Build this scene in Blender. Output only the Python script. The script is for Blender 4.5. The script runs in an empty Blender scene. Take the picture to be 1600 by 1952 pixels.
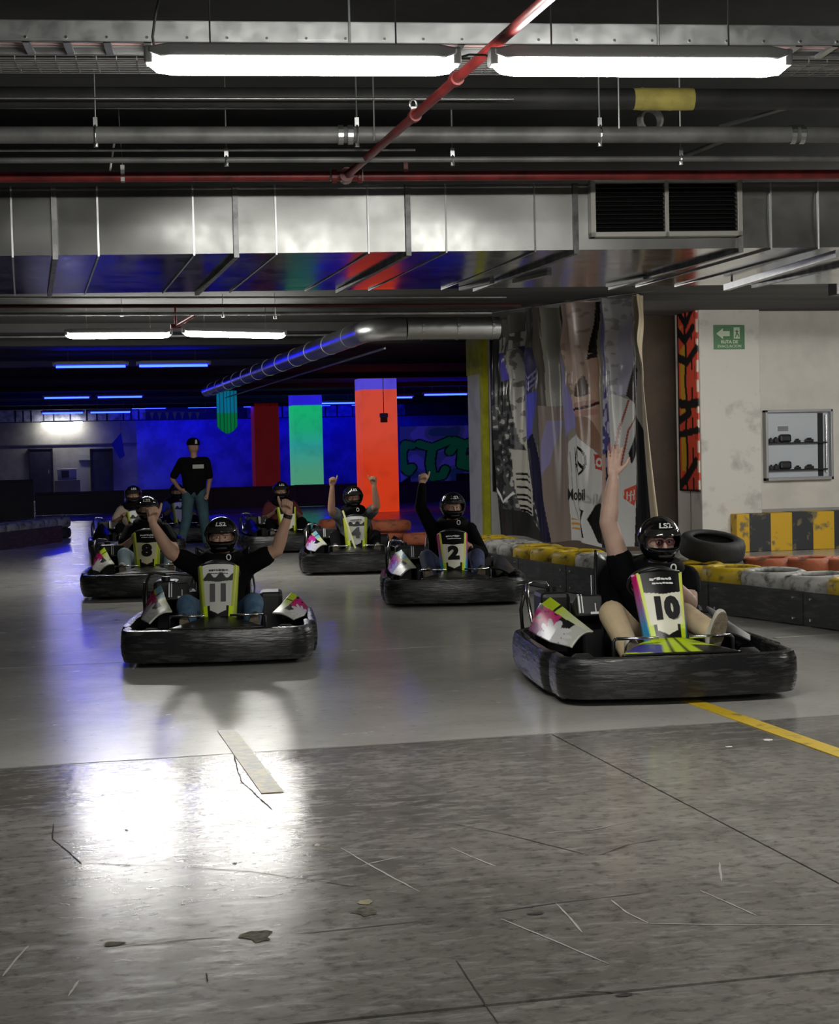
import bpy, bmesh, math, random
import numpy as np
from mathutils import Vector, Matrix, noise as mnoise

# ------------------------------------------------------------------ camera / world / exposure
scene = bpy.context.scene
COL = scene.collection
PI = math.pi
R = math.radians
F_PX, CX, CY = 3200.0, 800.0, 976.0
CAM_H = 1.5
YAW, PITCH, ROLL = R(13.2), math.atan(116 / 3200.0), R(1.3)
_f = Vector((math.sin(YAW) * math.cos(PITCH), math.cos(YAW) * math.cos(PITCH), -math.sin(PITCH)))
_r0 = Vector((math.cos(YAW), -math.sin(YAW), 0))
_u0 = _r0.cross(_f)
_r = _r0 * math.cos(ROLL) - _u0 * math.sin(ROLL)
_u = _u0 * math.cos(ROLL) + _r0 * math.sin(ROLL)
CAM = Vector((0, 0, CAM_H))
cam_data = bpy.data.cameras.new('camera')
cam_data.sensor_fit = 'HORIZONTAL'
cam_data.sensor_width = 36
cam_data.lens = 36 * F_PX / 1600
cam_data.clip_start, cam_data.clip_end = 0.05, 300
cam = bpy.data.objects.new('camera', cam_data)
cam.matrix_world = Matrix(((_r.x, _u.x, -_f.x, 0), (_r.y, _u.y, -_f.y, 0), (_r.z, _u.z, -_f.z, CAM_H), (0, 0, 0, 1)))
COL.objects.link(cam)
scene.camera = cam

world = bpy.data.worlds.new('world')
scene.world = world
world.use_nodes = True
world.node_tree.nodes['Background'].inputs[0].default_value = (0.5, 0.55, 0.7, 1)
world.node_tree.nodes['Background'].inputs[1].default_value = 0.0

vs = scene.view_settings
vs.view_transform = 'Standard'
vs.look = 'None'
vs.gamma = 1
vs.use_curve_mapping = False
vs.exposure = 0.0
scene.cycles.use_denoising = True
scene.cycles.max_bounces = 8
scene.cycles.sample_clamp_indirect = 4.0
WHITE_LAMP = 122.0      # emission of the white tubes
BLUE_LAMP = 45.0

# ------------------------------------------------------------------ places measured in the photograph
def _dir(px, py):
    return _f * F_PX + _r * (px - CX) - _u * (py - CY)
def onz(px, py, z=0.0):
    d = _dir(px, py); t = (z - CAM_H) / d.z
    return CAM + d * t
def atY(px, py, Y):
    d = _dir(px, py); t = Y / d.y
    return CAM + d * t
def atX(px, py, X):
    d = _dir(px, py); t = X / d.x
    return CAM + d * t
def atD(px, py, D):
    return CAM + _dir(px, py) * (D / F_PX)

# ------------------------------------------------------------------ object helpers
def link(name, data, parent=None):
    o = bpy.data.objects.new(name, data)
    COL.objects.link(o)
    if parent is not None:
        o.parent = parent
    return o
def tag(o, label=None, cat=None, group=None, kind=None):
    if label: o['label'] = label
    if cat: o['category'] = cat
    if group: o['group'] = group
    if kind: o['kind'] = kind
    return o
def empty(name, loc=(0, 0, 0), rz=0.0):
    o = link(name, None)
    o.empty_display_size = 0.2
    o.location = loc
    o.rotation_euler = (0, 0, rz)
    return o
def kids(o):
    return [c for c in bpy.data.objects if c.parent == o]
def copy_tree(o, parent=None, _map=None):
    if _map is None:
        _map = {}
        for c in bpy.data.objects:
            if c.parent: _map.setdefault(c.parent.name, []).append(c)
    c = o.copy(); COL.objects.link(c); c.parent = parent
    for ch in _map.get(o.name, []):
        copy_tree(ch, c, _map)
    return c

class MB:
    """collects boxes, tubes, lathes and sheets into ONE mesh"""
    def __init__(s):
        s.v = []; s.f = []; s.c = None
    def add(s, vs_, fs_):
        n = len(s.v); s.v += [tuple(p) for p in vs_]; s.f += [tuple(i + n for i in f) for f in fs_]
        return s
    def box(s, a, b, M=None):
        x0, y0, z0 = a; x1, y1, z1 = b
        p = [Vector(q) for q in ((x0,y0,z0),(x1,y0,z0),(x1,y1,z0),(x0,y1,z0),(x0,y0,z1),(x1,y0,z1),(x1,y1,z1),(x0,y1,z1))]
        if M is not None: p = [M @ q for q in p]
        return s.add(p, [(0,3,2,1),(4,5,6,7),(0,1,5,4),(1,2,6,5),(2,3,7,6),(3,0,4,7)])
    def beam(s, p, q, w, h, up=(0, 0, 1)):
        p = Vector(p); q = Vector(q); d = (q - p).normalized(); u = Vector(up)
        sx = d.cross(u)
        if sx.length < 1e-4: sx = d.cross(Vector((1, 0, 0)))
        sx.normalize(); u = sx.cross(d)
        pts = []
        for c in (p, q):
            for a, b in ((-1,-1),(1,-1),(1,1),(-1,1)):
                pts.append(c + sx * (a * w / 2) + u * (b * h / 2))
        return s.add(pts, [(0,1,2,3),(7,6,5,4),(0,4,5,1),(1,5,6,2),(2,6,7,3),(3,7,4,0)])
    def tube(s, pts, r, n=10, closed=False, caps=True):
        pts = [Vector(p) for p in pts]; m = len(pts)
        rr = r if isinstance(r, (list, tuple)) else [r] * m
        rings = []; prev = None
        for i, p in enumerate(pts):
            a = pts[(i - 1) % m] if (closed or i > 0) else p
            b = pts[(i + 1) % m] if (closed or i < m - 1) else p
            t = (b - a).normalized()
            if prev is None:
                k = Vector((0, 0, 1)) if abs(t.z) < .9 else Vector((1, 0, 0))
                x = t.cross(k).normalized()
            else:
                x = prev - t * prev.dot(t)
                x = x.normalized() if x.length > 1e-6 else t.cross(Vector((0, 0, 1))).normalized()
            prev = x; y = t.cross(x)
            rings.append([p + (x * math.cos(2*PI*k/n) + y * math.sin(2*PI*k/n)) * rr[i] for k in range(n)])
        vs_ = [q for ring in rings for q in ring]; fs_ = []
        for i in range(m if closed else m - 1):
            a = i * n; b = ((i + 1) % m) * n
            for k in range(n):
                k2 = (k + 1) % n
                fs_.append((a + k, a + k2, b + k2, b + k))
        if caps and not closed:
            fs_.append(tuple(reversed(range(n)))); fs_.append(tuple(range((m-1)*n, m*n)))
        return s.add(vs_, fs_)
    def lathe(s, prof, n=20, M=None, closed=False):
        """profile of (radius, z) turned round z"""
        m = len(prof); vs_ = []
        for (r, z) in prof:
            for k in range(n):
                p = Vector((r * math.cos(2*PI*k/n), r * math.sin(2*PI*k/n), z))
                vs_.append(M @ p if M is not None else p)
        fs_ = []
        for i in range(m if closed else m - 1):
            j = (i + 1) % m
            for k in range(n):
                k2 = (k + 1) % n
                fs_.append((i*n + k, i*n + k2, j*n + k2, j*n + k))
        if not closed:
            if prof[0][0] > 1e-6: fs_.append(tuple(reversed(range(n))))
            if prof[-1][0] > 1e-6: fs_.append(tuple(range((m-1)*n, m*n)))
        return s.add(vs_, fs_)
    def prism(s, poly, a, b, axis='y'):
        """2-D polygon (counter-clockwise) extruded from a to b along an axis"""
        n = len(poly)
        def P(u, v, t):
            return {'x': (t, u, v), 'y': (u, t, v), 'z': (u, v, t)}[axis]
        vs_ = [P(u, v, a) for u, v in poly] + [P(u, v, b) for u, v in poly]
        fs_ = [tuple(range(n)), tuple(reversed(range(n, 2*n)))] + [(i, n + i, n + (i+1) % n, (i+1) % n) for i in range(n)]
        return s.add(vs_, fs_)
    def sweep(s, path, prof, closed=False, up=Vector((0, 0, 1))):
        """closed 2-D profile (side, up) swept along a path that stays level"""
        path = [Vector(p) for p in path]; m = len(path); n = len(prof); vs_ = []
        for i, p in enumerate(path):
            a = path[(i-1) % m] if (closed or i > 0) else p
            b = path[(i+1) % m] if (closed or i < m-1) else p
            t = (b - a).normalized(); side = t.cross(up).normalized()
            vs_ += [p + side * u + up * v for u, v in prof]
        fs_ = []
        for i in range(m if closed else m - 1):
            A = i * n; B = ((i + 1) % m) * n
            for k in range(n):
                k2 = (k + 1) % n
                fs_.append((A + k, B + k, B + k2, A + k2))
        if not closed:
            fs_.append(tuple(range(n))); fs_.append(tuple(reversed(range((m-1)*n, m*n))))
        return s.add(vs_, fs_)
    def sheet(s, nu, nv, fn, thick=0.0, flip=False):
        """grid of fn(u,v); optional second skin"""
        vs_ = [Vector(fn(i / nu, j / nv)) for j in range(nv + 1) for i in range(nu + 1)]
        W = nu + 1; fs_ = []
        for j in range(nv):
            for i in range(nu):
                q = (j*W + i, j*W + i + 1, (j+1)*W + i + 1, (j+1)*W + i)
                fs_.append(q[::-1] if flip else q)
        return s.add(vs_, fs_)
    def build(s, name, mat, parent=None, smooth=False, bevel=0.0, solid=0.0, auto=None):
        me = bpy.data.meshes.new(name)
        me.from_pydata(s.v, [], s.f)
        bm = bmesh.new(); bm.from_mesh(me)
        bmesh.ops.recalc_face_normals(bm, faces=bm.faces)
        bm.to_mesh(me); bm.free()
        me.update()
        if mat is not None: me.materials.append(mat)
        if smooth: me.polygons.foreach_set('use_smooth', [True] * len(me.polygons))
        o = link(name, me, parent)
        if solid:
            m = o.modifiers.new('thickness', 'SOLIDIFY'); m.thickness = solid; m.offset = 0
        if bevel:
            m = o.modifiers.new('bevel', 'BEVEL'); m.width = bevel; m.segments = 2; m.limit_method = 'ANGLE'
        if auto:
            try:
                me.set_sharp_from_angle(angle=R(auto))
            except Exception:
                pass
        return o

def paint(o, fn):
    """flat print: one colour for every vertex, fn(co) -> (r,g,b) linear"""
    me = o.data
    n = len(me.vertices)
    at = me.color_attributes.new('print', 'FLOAT_COLOR', 'POINT')
    co = np.empty(n * 3); me.vertices.foreach_get('co', co); co = co.reshape(-1, 3)
    buf = np.ones((n, 4))
    for i in range(n):
        buf[i, :3] = fn(i, co[i])
    at.data.foreach_set('color', buf.ravel())
def s2l(*c):
    """sRGB 0-255 to linear"""
    return tuple((x / 255 / 12.92) if x / 255 <= .04045 else ((x / 255 + .055) / 1.055) ** 2.4 for x in c)
def inpoly(x, y, poly):
    r = False; j = len(poly) - 1
    for i in range(len(poly)):
        xi, yi = poly[i]; xj, yj = poly[j]
        if (yi > y) != (yj > y) and x < (xj - xi) * (y - yi) / (yj - yi) + xi: r = not r
        j = i
    return r
def segd(x, y, a, b):
    ax, ay = a; bx, by = b; dx, dy = bx - ax, by - ay
    t = max(0, min(1, ((x - ax) * dx + (y - ay) * dy) / (dx*dx + dy*dy + 1e-12)))
    return math.hypot(x - ax - t*dx, y - ay - t*dy)
def lined(x, y, pts):
    return min(segd(x, y, pts[i], pts[i+1]) for i in range(len(pts) - 1))
def mixc(a, b, t):
    return tuple(a[i] + (b[i] - a[i]) * t for i in range(3))

_fonts = {}
def text_obj(name, body, size, mat, parent, M, extrude=0.001, bold=0.0, sx=1.0):
    cu = bpy.data.curves.new(name, 'FONT')
    cu.body = body; cu.size = size; cu.extrude = extrude; cu.offset = bold
    cu.align_x = 'CENTER'; cu.align_y = 'CENTER'; cu.resolution_u = 3
    t = bpy.data.objects.new(name, cu); COL.objects.link(t)
    dg = bpy.context.evaluated_depsgraph_get()
    me = bpy.data.meshes.new_from_object(t.evaluated_get(dg))
    bpy.data.objects.remove(t); bpy.data.curves.remove(cu)
    me.transform(Matrix.Diagonal((sx, 1, 1, 1)))
    me.transform(M)
    me.materials.clear(); me.materials.append(mat)
    return link(name, me, parent)
def frame_M(o, x, z):
    """matrix with local x along x, local z (the side text faces) along z"""
    x = Vector(x).normalized(); z = Vector(z).normalized(); y = z.cross(x).normalized(); x = y.cross(z)
    o = Vector(o)
    return Matrix(((x.x, y.x, z.x, o.x), (x.y, y.y, z.y, o.y), (x.z, y.z, z.z, o.z), (0, 0, 0, 1)))

# ------------------------------------------------------------------ materials
MATS = {}
def mat(name, col=(.5,.5,.5), rough=.5, metal=0.0, var=0.0, vscale=4.0, vstretch=(1,1,1), bump=0.0, bscale=30.0,
        vcol=False, emit=None, estr=0.0, col2=None, lo=.4, hi=.6, rvar=0.0, spec=.5, world_co=False, detail=6.0):
    if name in MATS: return MATS[name]
    m = bpy.data.materials.new(name); m.use_nodes = True
    nt = m.node_tree; b = nt.nodes['Principled BSDF']
    b.inputs['Roughness'].default_value = rough
    b.inputs['Metallic'].default_value = metal
    b.inputs['Specular IOR Level'].default_value = spec
    base = None
    if vcol:
        a = nt.nodes.new('ShaderNodeAttribute'); a.attribute_name = 'print'; base = a.outputs['Color']
    else:
        b.inputs['Base Color'].default_value = (*col, 1)
    if var or col2 or bump or rvar:
        if world_co:
            tc = nt.nodes.new('ShaderNodeNewGeometry').outputs['Position']
        else:
            tc = nt.nodes.new('ShaderNodeTexCoord').outputs['Object']
        mp = nt.nodes.new('ShaderNodeMapping'); mp.inputs['Scale'].default_value = vstretch
        nt.links.new(tc, mp.inputs['Vector'])
        nz = nt.nodes.new('ShaderNodeTexNoise'); nz.inputs['Scale'].default_value = vscale
        nz.inputs['Detail'].default_value = detail; nz.inputs['Roughness'].default_value = .6
        nt.links.new(mp.outputs[0], nz.inputs['Vector'])
        rp = nt.nodes.new('ShaderNodeMapRange'); rp.inputs['From Min'].default_value = lo; rp.inputs['From Max'].default_value = hi
        nt.links.new(nz.outputs['Fac'], rp.inputs['Value'])
        if var or col2:
            mx = nt.nodes.new('ShaderNodeMix'); mx.data_type = 'RGBA'
            c2 = col2 if col2 else tuple(max(0, c * (1 - var)) for c in col)
            if base is not None:
                nt.links.new(base, mx.inputs['A'])
                mm = nt.nodes.new('ShaderNodeMix'); mm.data_type = 'RGBA'; mm.blend_type = 'MULTIPLY'; mm.inputs['Factor'].default_value = 1
                nt.links.new(base, mm.inputs['A']); mm.inputs['B'].default_value = (1 - var, 1 - var, 1 - var, 1)
                nt.links.new(mm.outputs['Result'], mx.inputs['B'])
            else:
                mx.inputs['A'].default_value = (*col, 1); mx.inputs['B'].default_value = (*c2, 1)
            nt.links.new(rp.outputs['Result'], mx.inputs['Factor'])
            base = mx.outputs['Result']
        if rvar:
            rr = nt.nodes.new('ShaderNodeMapRange')
            rr.inputs['To Min'].default_value = max(.02, rough - rvar); rr.inputs['To Max'].default_value = min(1, rough + rvar)
            rr.inputs['From Min'].default_value = lo; rr.inputs['From Max'].default_value = hi
            nt.links.new(nz.outputs['Fac'], rr.inputs['Value']); nt.links.new(rr.outputs['Result'], b.inputs['Roughness'])
        if bump:
            n2 = nt.nodes.new('ShaderNodeTexNoise'); n2.inputs['Scale'].default_value = bscale; n2.inputs['Detail'].default_value = 4
            nt.links.new(mp.outputs[0], n2.inputs['Vector'])
            bp = nt.nodes.new('ShaderNodeBump'); bp.inputs['Strength'].default_value = bump; bp.inputs['Distance'].default_value = .02
            nt.links.new(n2.outputs['Fac'], bp.inputs['Height']); nt.links.new(bp.outputs['Normal'], b.inputs['Normal'])
    if base is not None: nt.links.new(base, b.inputs['Base Color'])
    if emit is not None:
        b.inputs['Emission Color'].default_value = (*emit, 1); b.inputs['Emission Strength'].default_value = estr
    MATS[name] = m
    return m

random.seed(7)
M_slab_dark = mat('dark_ceiling_concrete', (.045,.045,.048), .9, var=.5, vscale=1.2, world_co=True)
M_slab_grey = mat('grey_ceiling_concrete', (.068,.067,.065), .85, var=.5, vscale=.8, vstretch=(.3,2,1), world_co=True)
M_galv = mat('galvanised_steel', (.6,.61,.61), .36, 1.0, var=.12, lo=.25, hi=.75, vscale=9, bump=.05, bscale=6, rvar=.1)
M_galv_duct = mat('galvanised_duct_sheet', (.31,.31,.30), .36, 1.0, var=.15, vscale=9, bump=.10, bscale=2.2, rvar=.06, world_co=True, lo=.2, hi=.8)
M_galv_under = mat('galvanised_duct_underside', (.5,.5,.5), .13, 1.0, bump=.04, bscale=1.5, rvar=.03, world_co=True)
M_steel = mat('zinc_pipe', (.5,.5,.5), .38, 1.0, var=.3, vscale=6)
M_pipe_grey = mat('grey_pipe', (.16,.16,.157), .5, .2, var=.4, vscale=3)
M_pipe_dark = mat('dark_pipe', (.035,.035,.034), .6, var=.4, vscale=3)
M_red = mat('red_pipe_paint', (.23,.02,.018), .42, var=.5, vscale=5)
M_black = mat('black_plastic', (.012,.012,.013), .42, var=.3, vscale=8)
M_blackgloss = mat('gloss_black', (.006,.006,.007), .13)
M_rubber = mat('tyre_rubber', (.018,.018,.018), .75, var=.4, vscale=12, bump=.2, bscale=30)
M_white = mat('white_paint', (.8,.79,.76), .5)
M_darkmetal = mat('dark_metal', (.03,.03,.032), .4, .6)
M_chrome = mat('bright_bar', (.8,.8,.8), .2, 1.0)
M_void = mat('black_void', (.004,.004,.004), .9)
# ------------------------------------------------------------------ the room shell
def struct(o, label=None):
    tag(o, label, None, kind='structure'); return o

# floor: worn polished concrete, slabs with open joints
def floor_material():
    m = bpy.data.materials.new('worn_polished_concrete'); m.use_nodes = True
    nt = m.node_tree; b = nt.nodes['Principled BSDF']; N = nt.nodes.new; L = nt.links.new
    geo = N('ShaderNodeNewGeometry').outputs['Position']
    def noise(scale, stretch=(1,1,1), det=8, rough=.6, dist=0):
        mp = N('ShaderNodeMapping'); mp.inputs['Scale'].default_value = stretch; L(geo, mp.inputs['Vector'])
        n = N('ShaderNodeTexNoise'); n.inputs['Scale'].default_value = scale; n.inputs['Detail'].default_value = det
        n.inputs['Roughness'].default_value = rough; n.inputs['Distortion'].default_value = dist
        L(mp.outputs[0], n.inputs['Vector']); return n.outputs['Fac']
    def rng(v, a, b_, c, d):
        r = N('ShaderNodeMapRange'); r.inputs[1].default_value = a; r.inputs[2].default_value = b_
        r.inputs[3].default_value = c; r.inputs[4].default_value = d; L(v, r.inputs[0]); return r.outputs[0]
    def mix(a, b_, f, mode='MIX'):
        x = N('ShaderNodeMix'); x.data_type = 'RGBA'; x.blend_type = mode
        for s_, v in (('A', a), ('B', b_)):
            if isinstance(v, tuple): x.inputs[s_].default_value = (*v, 1)
            else: L(v, x.inputs[s_])
        if isinstance(f, float): x.inputs['Factor'].default_value = f
        else: L(f, x.inputs['Factor'])
        return x.outputs['Result']
    big = noise(.55, det=5)
    mid = noise(3.0, (1,.7,1), dist=.4)
    fine = noise(17, (.8, 1.1, 1), det=9, rough=.66, dist=.3)
    wear = noise(9, (.5, 1.6, 1), det=10, rough=.75, dist=.6)
    c = mix((.13,.122,.108), (.24,.228,.205), rng(big, .38, .64, 0, 1))
    c = mix(c, (.07,.066,.06), rng(mid, .5, .72, 0, .55))
    c = mix(c, (.34,.33,.305), rng(wear, .50, .66, 0, .6))
    c = mix(c, (.035,.033,.03), rng(fine, .49, .68, 0, .62))
    # paler screed beyond the second joint
    sy = N('ShaderNodeSeparateXYZ'); L(geo, sy.inputs[0]); far = rng(sy.outputs['Y'], 8.38, 8.42, 0, 1)
    pale = mix((.36,.35,.32), (.47,.46,.425), rng(big, .38, .64, 0, 1)); pale = mix(pale, (.17,.165,.15), rng(wear, .55, .75, 0, .5)); pale = mix(pale, (.12,.115,.105), rng(fine, .58, .74, 0, .5))
    c = mix(c, pale, far)
    L(c, b.inputs['Base Color'])
    ro = N('ShaderNodeMath'); ro.operation = 'ADD'
    L(rng(wear, .4, .68, .10, .2), ro.inputs[0]); L(rng(mid, .35, .7, 0, .06), ro.inputs[1])
    # the slabs beyond the second joint were floated less smooth
    sp_ = N('ShaderNodeSeparateXYZ'); L(geo, sp_.inputs[0])
    r3 = N('ShaderNodeMath'); r3.operation = 'ADD'
    L(ro.outputs[0], r3.inputs[0]); L(rng(sp_.outputs['Y'], 8.38, 8.42, 0, .05), r3.inputs[1])
    L(r3.outputs[0], b.inputs['Roughness'])
    bp = N('ShaderNodeBump'); bp.inputs['Strength'].default_value = .07; bp.inputs['Distance'].default_value = .01
    L(fine, bp.inputs['Height']); L(bp.outputs['Normal'], b.inputs['Normal'])
    b.inputs['Specular IOR Level'].default_value = .48
    return m
M_floor = floor_material()
M_joint = mat('joint_dirt', (.02,.018,.015), .95)
floor = MB().box((-9, -10, -.08), (18, 64, -.012)).build('floor', M_joint)
struct(floor, 'worn grey polished concrete floor of the indoor track')
XJ = [-9, -5.5, -1.42, 2.65, 6.72, 10.8, 18]
YJ = [-10, -3.8, .27, 4.33, 8.4, 12.47, 16.6, 20.6, 28.7, 36.8, 45, 54, 64]
g = .005
for j in range(len(YJ) - 1):
    xj = XJ if YJ[j + 1] < 8.5 else [-9, 18]
    for i in range(len(xj) - 1):
        MB().box((xj[i] + g, YJ[j] + 2*g, -.012), (xj[i+1] - g, YJ[j+1] - 2*g, 0)).build('floor_slab', M_floor, floor)

# ceiling: dark high bay in front, lower soffit behind the duct
ceil = MB().box((-9, -10, 3.85), (18, 16.8, 4.05)).build('ceiling', M_slab_dark)
struct(ceil, 'dark painted concrete ceiling')
soff = MB().box((-9, 16.8, 3.36), (18, 64, 4.05)).build('ceiling_soffit', M_slab_grey, ceil)
for k, yb in enumerate((23.6, 26.4, 32.5, 38.5, 44, 49, 55, 60)):
    MB().box((-9, yb, 3.24), (18, yb + .45, 3.37)).build('ceiling_rib', M_slab_grey, ceil)

M_wall_plain = mat('grey_wall_paint', (.33,.325,.32), .8, var=.3, vscale=1.2, world_co=True)
M_wall_blue = mat('blue_painted_wall', (.3,.32,.8), .7, var=.4, vscale=1.1, world_co=True)
M_wall_cream = mat('cream_plaster', (.60,.575,.525), .75, var=.2, vscale=1.5, world_co=True, lo=.45, hi=.75)
M_darkwall = mat('dark_side_wall', (.06,.06,.065), .9)
struct(MB().box((-9.2, -10, 0), (-9, 64, 4.05)).build('wall_left', M_darkwall), 'dark side wall')
struct(MB().box((18, -10, 0), (18.2, 64, 4.05)).build('wall_right', M_darkwall), 'dark far side wall')
struct(MB().box((-9, -10.2, 0), (18, -10, 4.05)).build('wall_front', M_darkwall), 'dark wall behind the viewer')

# far wall: white part at the left, blue part with graffiti at the right
YW = 63.0
xs = atY(262, 900, YW).x
wb = struct(MB().box((-9, YW, 0), (xs, YW + .2, 2.86)).build('wall_back', M_wall_plain), 'far white wall')
wb2 = struct(MB().box((xs, YW - .02, 0), (18, YW + .2, 2.86)).build('wall_back_blue', M_wall_blue), 'far wall painted blue, with graffiti')
MB().box((-9, YW - .04, 2.02), (xs, YW, 2.06)).build('rail', mat('thin_rail', (.12,.12,.13), .6), wb)
# band of panes between the wall and the soffit
band = struct(MB().box((-9, YW + .05, 2.86), (18, YW + .2, 3.37)).build('window_1', mat('pane_backing', (.03,.03,.06), .6)), 'band of pale panes above the far wall')
M_pane = mat('pale_pane', (.42,.44,.6), .35, var=.6, vscale=3, world_co=True)
x = -1.6
rnd = random.Random(3)
while x < 14:
    w = rnd.choice((.28, .36, .45, .6))
    if not (4.3 < x < 7.6):
        MB().box((x + .03, YW - .02, 2.9), (x + w - .03, YW + .06, rnd.choice((3.25, 3.3, 3.34)))).build('pane', M_pane, band)
    x += w
# dark doors in the far wall
M_door = mat('dark_blue_door', (.02,.02,.06), .6, var=.4, vscale=3)
for n, (a, b) in enumerate(((58, 99), (175, 213))):
    p = atY(a, 900, YW); q = atY(b, 900, YW); top = atY(a, 858, YW).z
    d = struct(MB().box((p.x, YW - .06, 0), (q.x, YW, top)).build('door_%d' % (n + 1), M_door), 'dark blue door in the far white wall, %s of the two' % ('left' if n == 0 else 'right'))
    MB().box((p.x - .05, YW - .08, 0), (p.x, YW, top + .05)).box((q.x, YW - .08, 0), (q.x + .05, YW, top + .05)).box((p.x - .05, YW - .08, top), (q.x + .05, YW, top + .05)).build('door_frame', M_darkmetal, d)
    MB().tube([(q.x - .12, YW - .1, 1.0), (q.x - .12, YW - .1, 1.12)], .02, 8).build('handle', M_chrome, d)

# columns -----------------------------------------------------------
def ramp_mat(name, stops, emit_strength, rough=.7, side_emit=None):
    """paint in horizontal bands; added emission stands in for fluorescent paint under the blue tubes"""
    m = bpy.data.materials.new(name); m.use_nodes = True
    nt = m.node_tree; b = nt.nodes['Principled BSDF']; N = nt.nodes.new; L = nt.links.new
    geo = N('ShaderNodeNewGeometry'); sep = N('ShaderNodeSeparateXYZ'); L(geo.outputs['Position'], sep.inputs[0])
    mr = N('ShaderNodeMapRange'); mr.inputs[1].default_value = 0; mr.inputs[2].default_value = 4; L(sep.outputs['Z'], mr.inputs[0])
    cr = N('ShaderNodeValToRGB'); L(mr.outputs[0], cr.inputs[0])
    el = cr.color_ramp.elements
    while len(el) > 1: el.remove(el[-1])
    for i, (z, c) in enumerate(stops):
        e = el[0] if i == 0 else el.new(z / 4)
        e.position = z / 4; e.color = (*c, 1)
    nz = N('ShaderNodeTexNoise'); nz.inputs['Scale'].default_value = 2.5; nz.inputs['Detail'].default_value = 8; L(geo.outputs['Position'], nz.inputs['Vector'])
    r2 = N('ShaderNodeMapRange'); r2.inputs[1].default_value = .5; r2.inputs[2].default_value = .75; r2.inputs[3].default_value = 0; r2.inputs[4].default_value = .35; L(nz.outputs['Fac'], r2.inputs[0])
    mx = N('ShaderNodeMix'); mx.data_type = 'RGBA'; mx.blend_type = 'MULTIPLY'; mx.inputs['B'].default_value = (.4,.4,.45,1)
    L(r2.outputs[0], mx.inputs['Factor']); L(cr.outputs['Color'], mx.inputs['A'])
    L(mx.outputs['Result'], b.inputs['Base Color']); b.inputs['Roughness'].default_value = rough
    if emit_strength:
        L(mx.outputs['Result'], b.inputs['Emission Color']); b.inputs['Emission Strength'].default_value = emit_strength  # glow added as emission of the paint colour
    return m
def column(name, x, y, w, mt, label, cham=.02, h=3.36):
    o = MB().box((x, y, 0), (x + w, y + w, h)).build(name, mt, None, bevel=cham)
    struct(o, label); return o
VIO = (.13, .10, .95)  # pale column tops: blue lamplight put into the colour
Mo = ramp_mat('orange_fluorescent_paint', [(0, (.80,.055,.012)), (1.2, (.84,.06,.018)), (1.9, (.88,.09,.045)), (3.06, (.90,.10,.06)), (3.07, VIO), (4, VIO)], .62)
Mg = ramp_mat('green_fluorescent_paint', [(0, (.10,.36,.18)), (1.0, (.085,.40,.23)), (1.75, (.03,.42,.36)), (2.25, (.015,.50,.22)), (2.98, (.01,.60,.20)), (2.99, (.03,.02,.85)), (4, (.03,.02,.85))], .68)
Mr = ramp_mat('dark_red_paint', [(0, (.35,.02,.01)), (4, (.42,.02,.012))], .12)  # with a small added emission
column('trim_1', 8.25, 41.2, .9, Mo, 'glowing orange concrete column with violet top')
column('trim_2', 8.06, 51.0, .9, Mg, 'glowing green and turquoise concrete column with blue top')
column('trim_3', 8.06, 60.0, .9, Mr, 'dark red concrete column in front of the blue wall')
# white column with yellow edge, beside the banner
Mw = mat('white_column_paint', (.80,.79,.75), .7, var=.3, vscale=2.2, world_co=True, lo=.5, hi=.75)
My = mat('yellow_edge_paint', (.80,.80,.03), .5, var=.25, vscale=4, world_co=True)
cy = column('trim_4', 6.93, 25.1, .9, Mw, 'white concrete column with a yellow painted edge')
MB().box((6.925, 25.09, .05), (7.02, 25.25, 3.36)).build('yellow_edge', My, cy)
MB().box((6.92, 25.25, 2.68), (6.935, 26.0, 3.25)).build('yellow_patch', My, cy)
MB().box((7.10, 25.06, .9), (7.5, 25.1, 3.2)).build('amber_panel', mat('amber_panel', (.35,.17,.01), .5), cy)
MB().box((7.06, 25.05, .85), (7.1, 25.1, 3.25)).box((7.06, 25.05, 3.2), (7.55, 25.1, 3.25)).build('panel_frame', M_black, cy)
# big cream pillar at the right with the scribbled orange panel on its side
M_pillar = mat('scuffed_cream_paint', (.60,.58,.535), .7, col2=(.33,.315,.29), vscale=2.4, world_co=True, lo=.56, hi=.74, detail=9)
PX, PY = 9.13, 21.75
pil = column('trim_5', PX, PY, .9, M_pillar, 'scuffed cream concrete pillar carrying the green exit sign', .015, 3.9)
wr = struct(MB().box((PX + .9, PY + .22, 0), (18, PY + .45, 3.9)).build('wall_right_back', M_wall_cream), 'cream wall with a glazed cabinet, right of the pillar')
MB().box((PX + .9, PY + .16, .52), (18, PY + .22, .57)).build('ledge', mat('grey_ledge', (.3,.29,.27), .7), wr)
struct(MB().box((7.25, PY + .92, 0), (PX + .02, PY + 1.05, 3.5)).build('wall_brown', mat('brown_board', (.055,.035,.02), .7, var=.3, vscale=2)), 'dark brown partition between banner and pillar')
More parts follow.
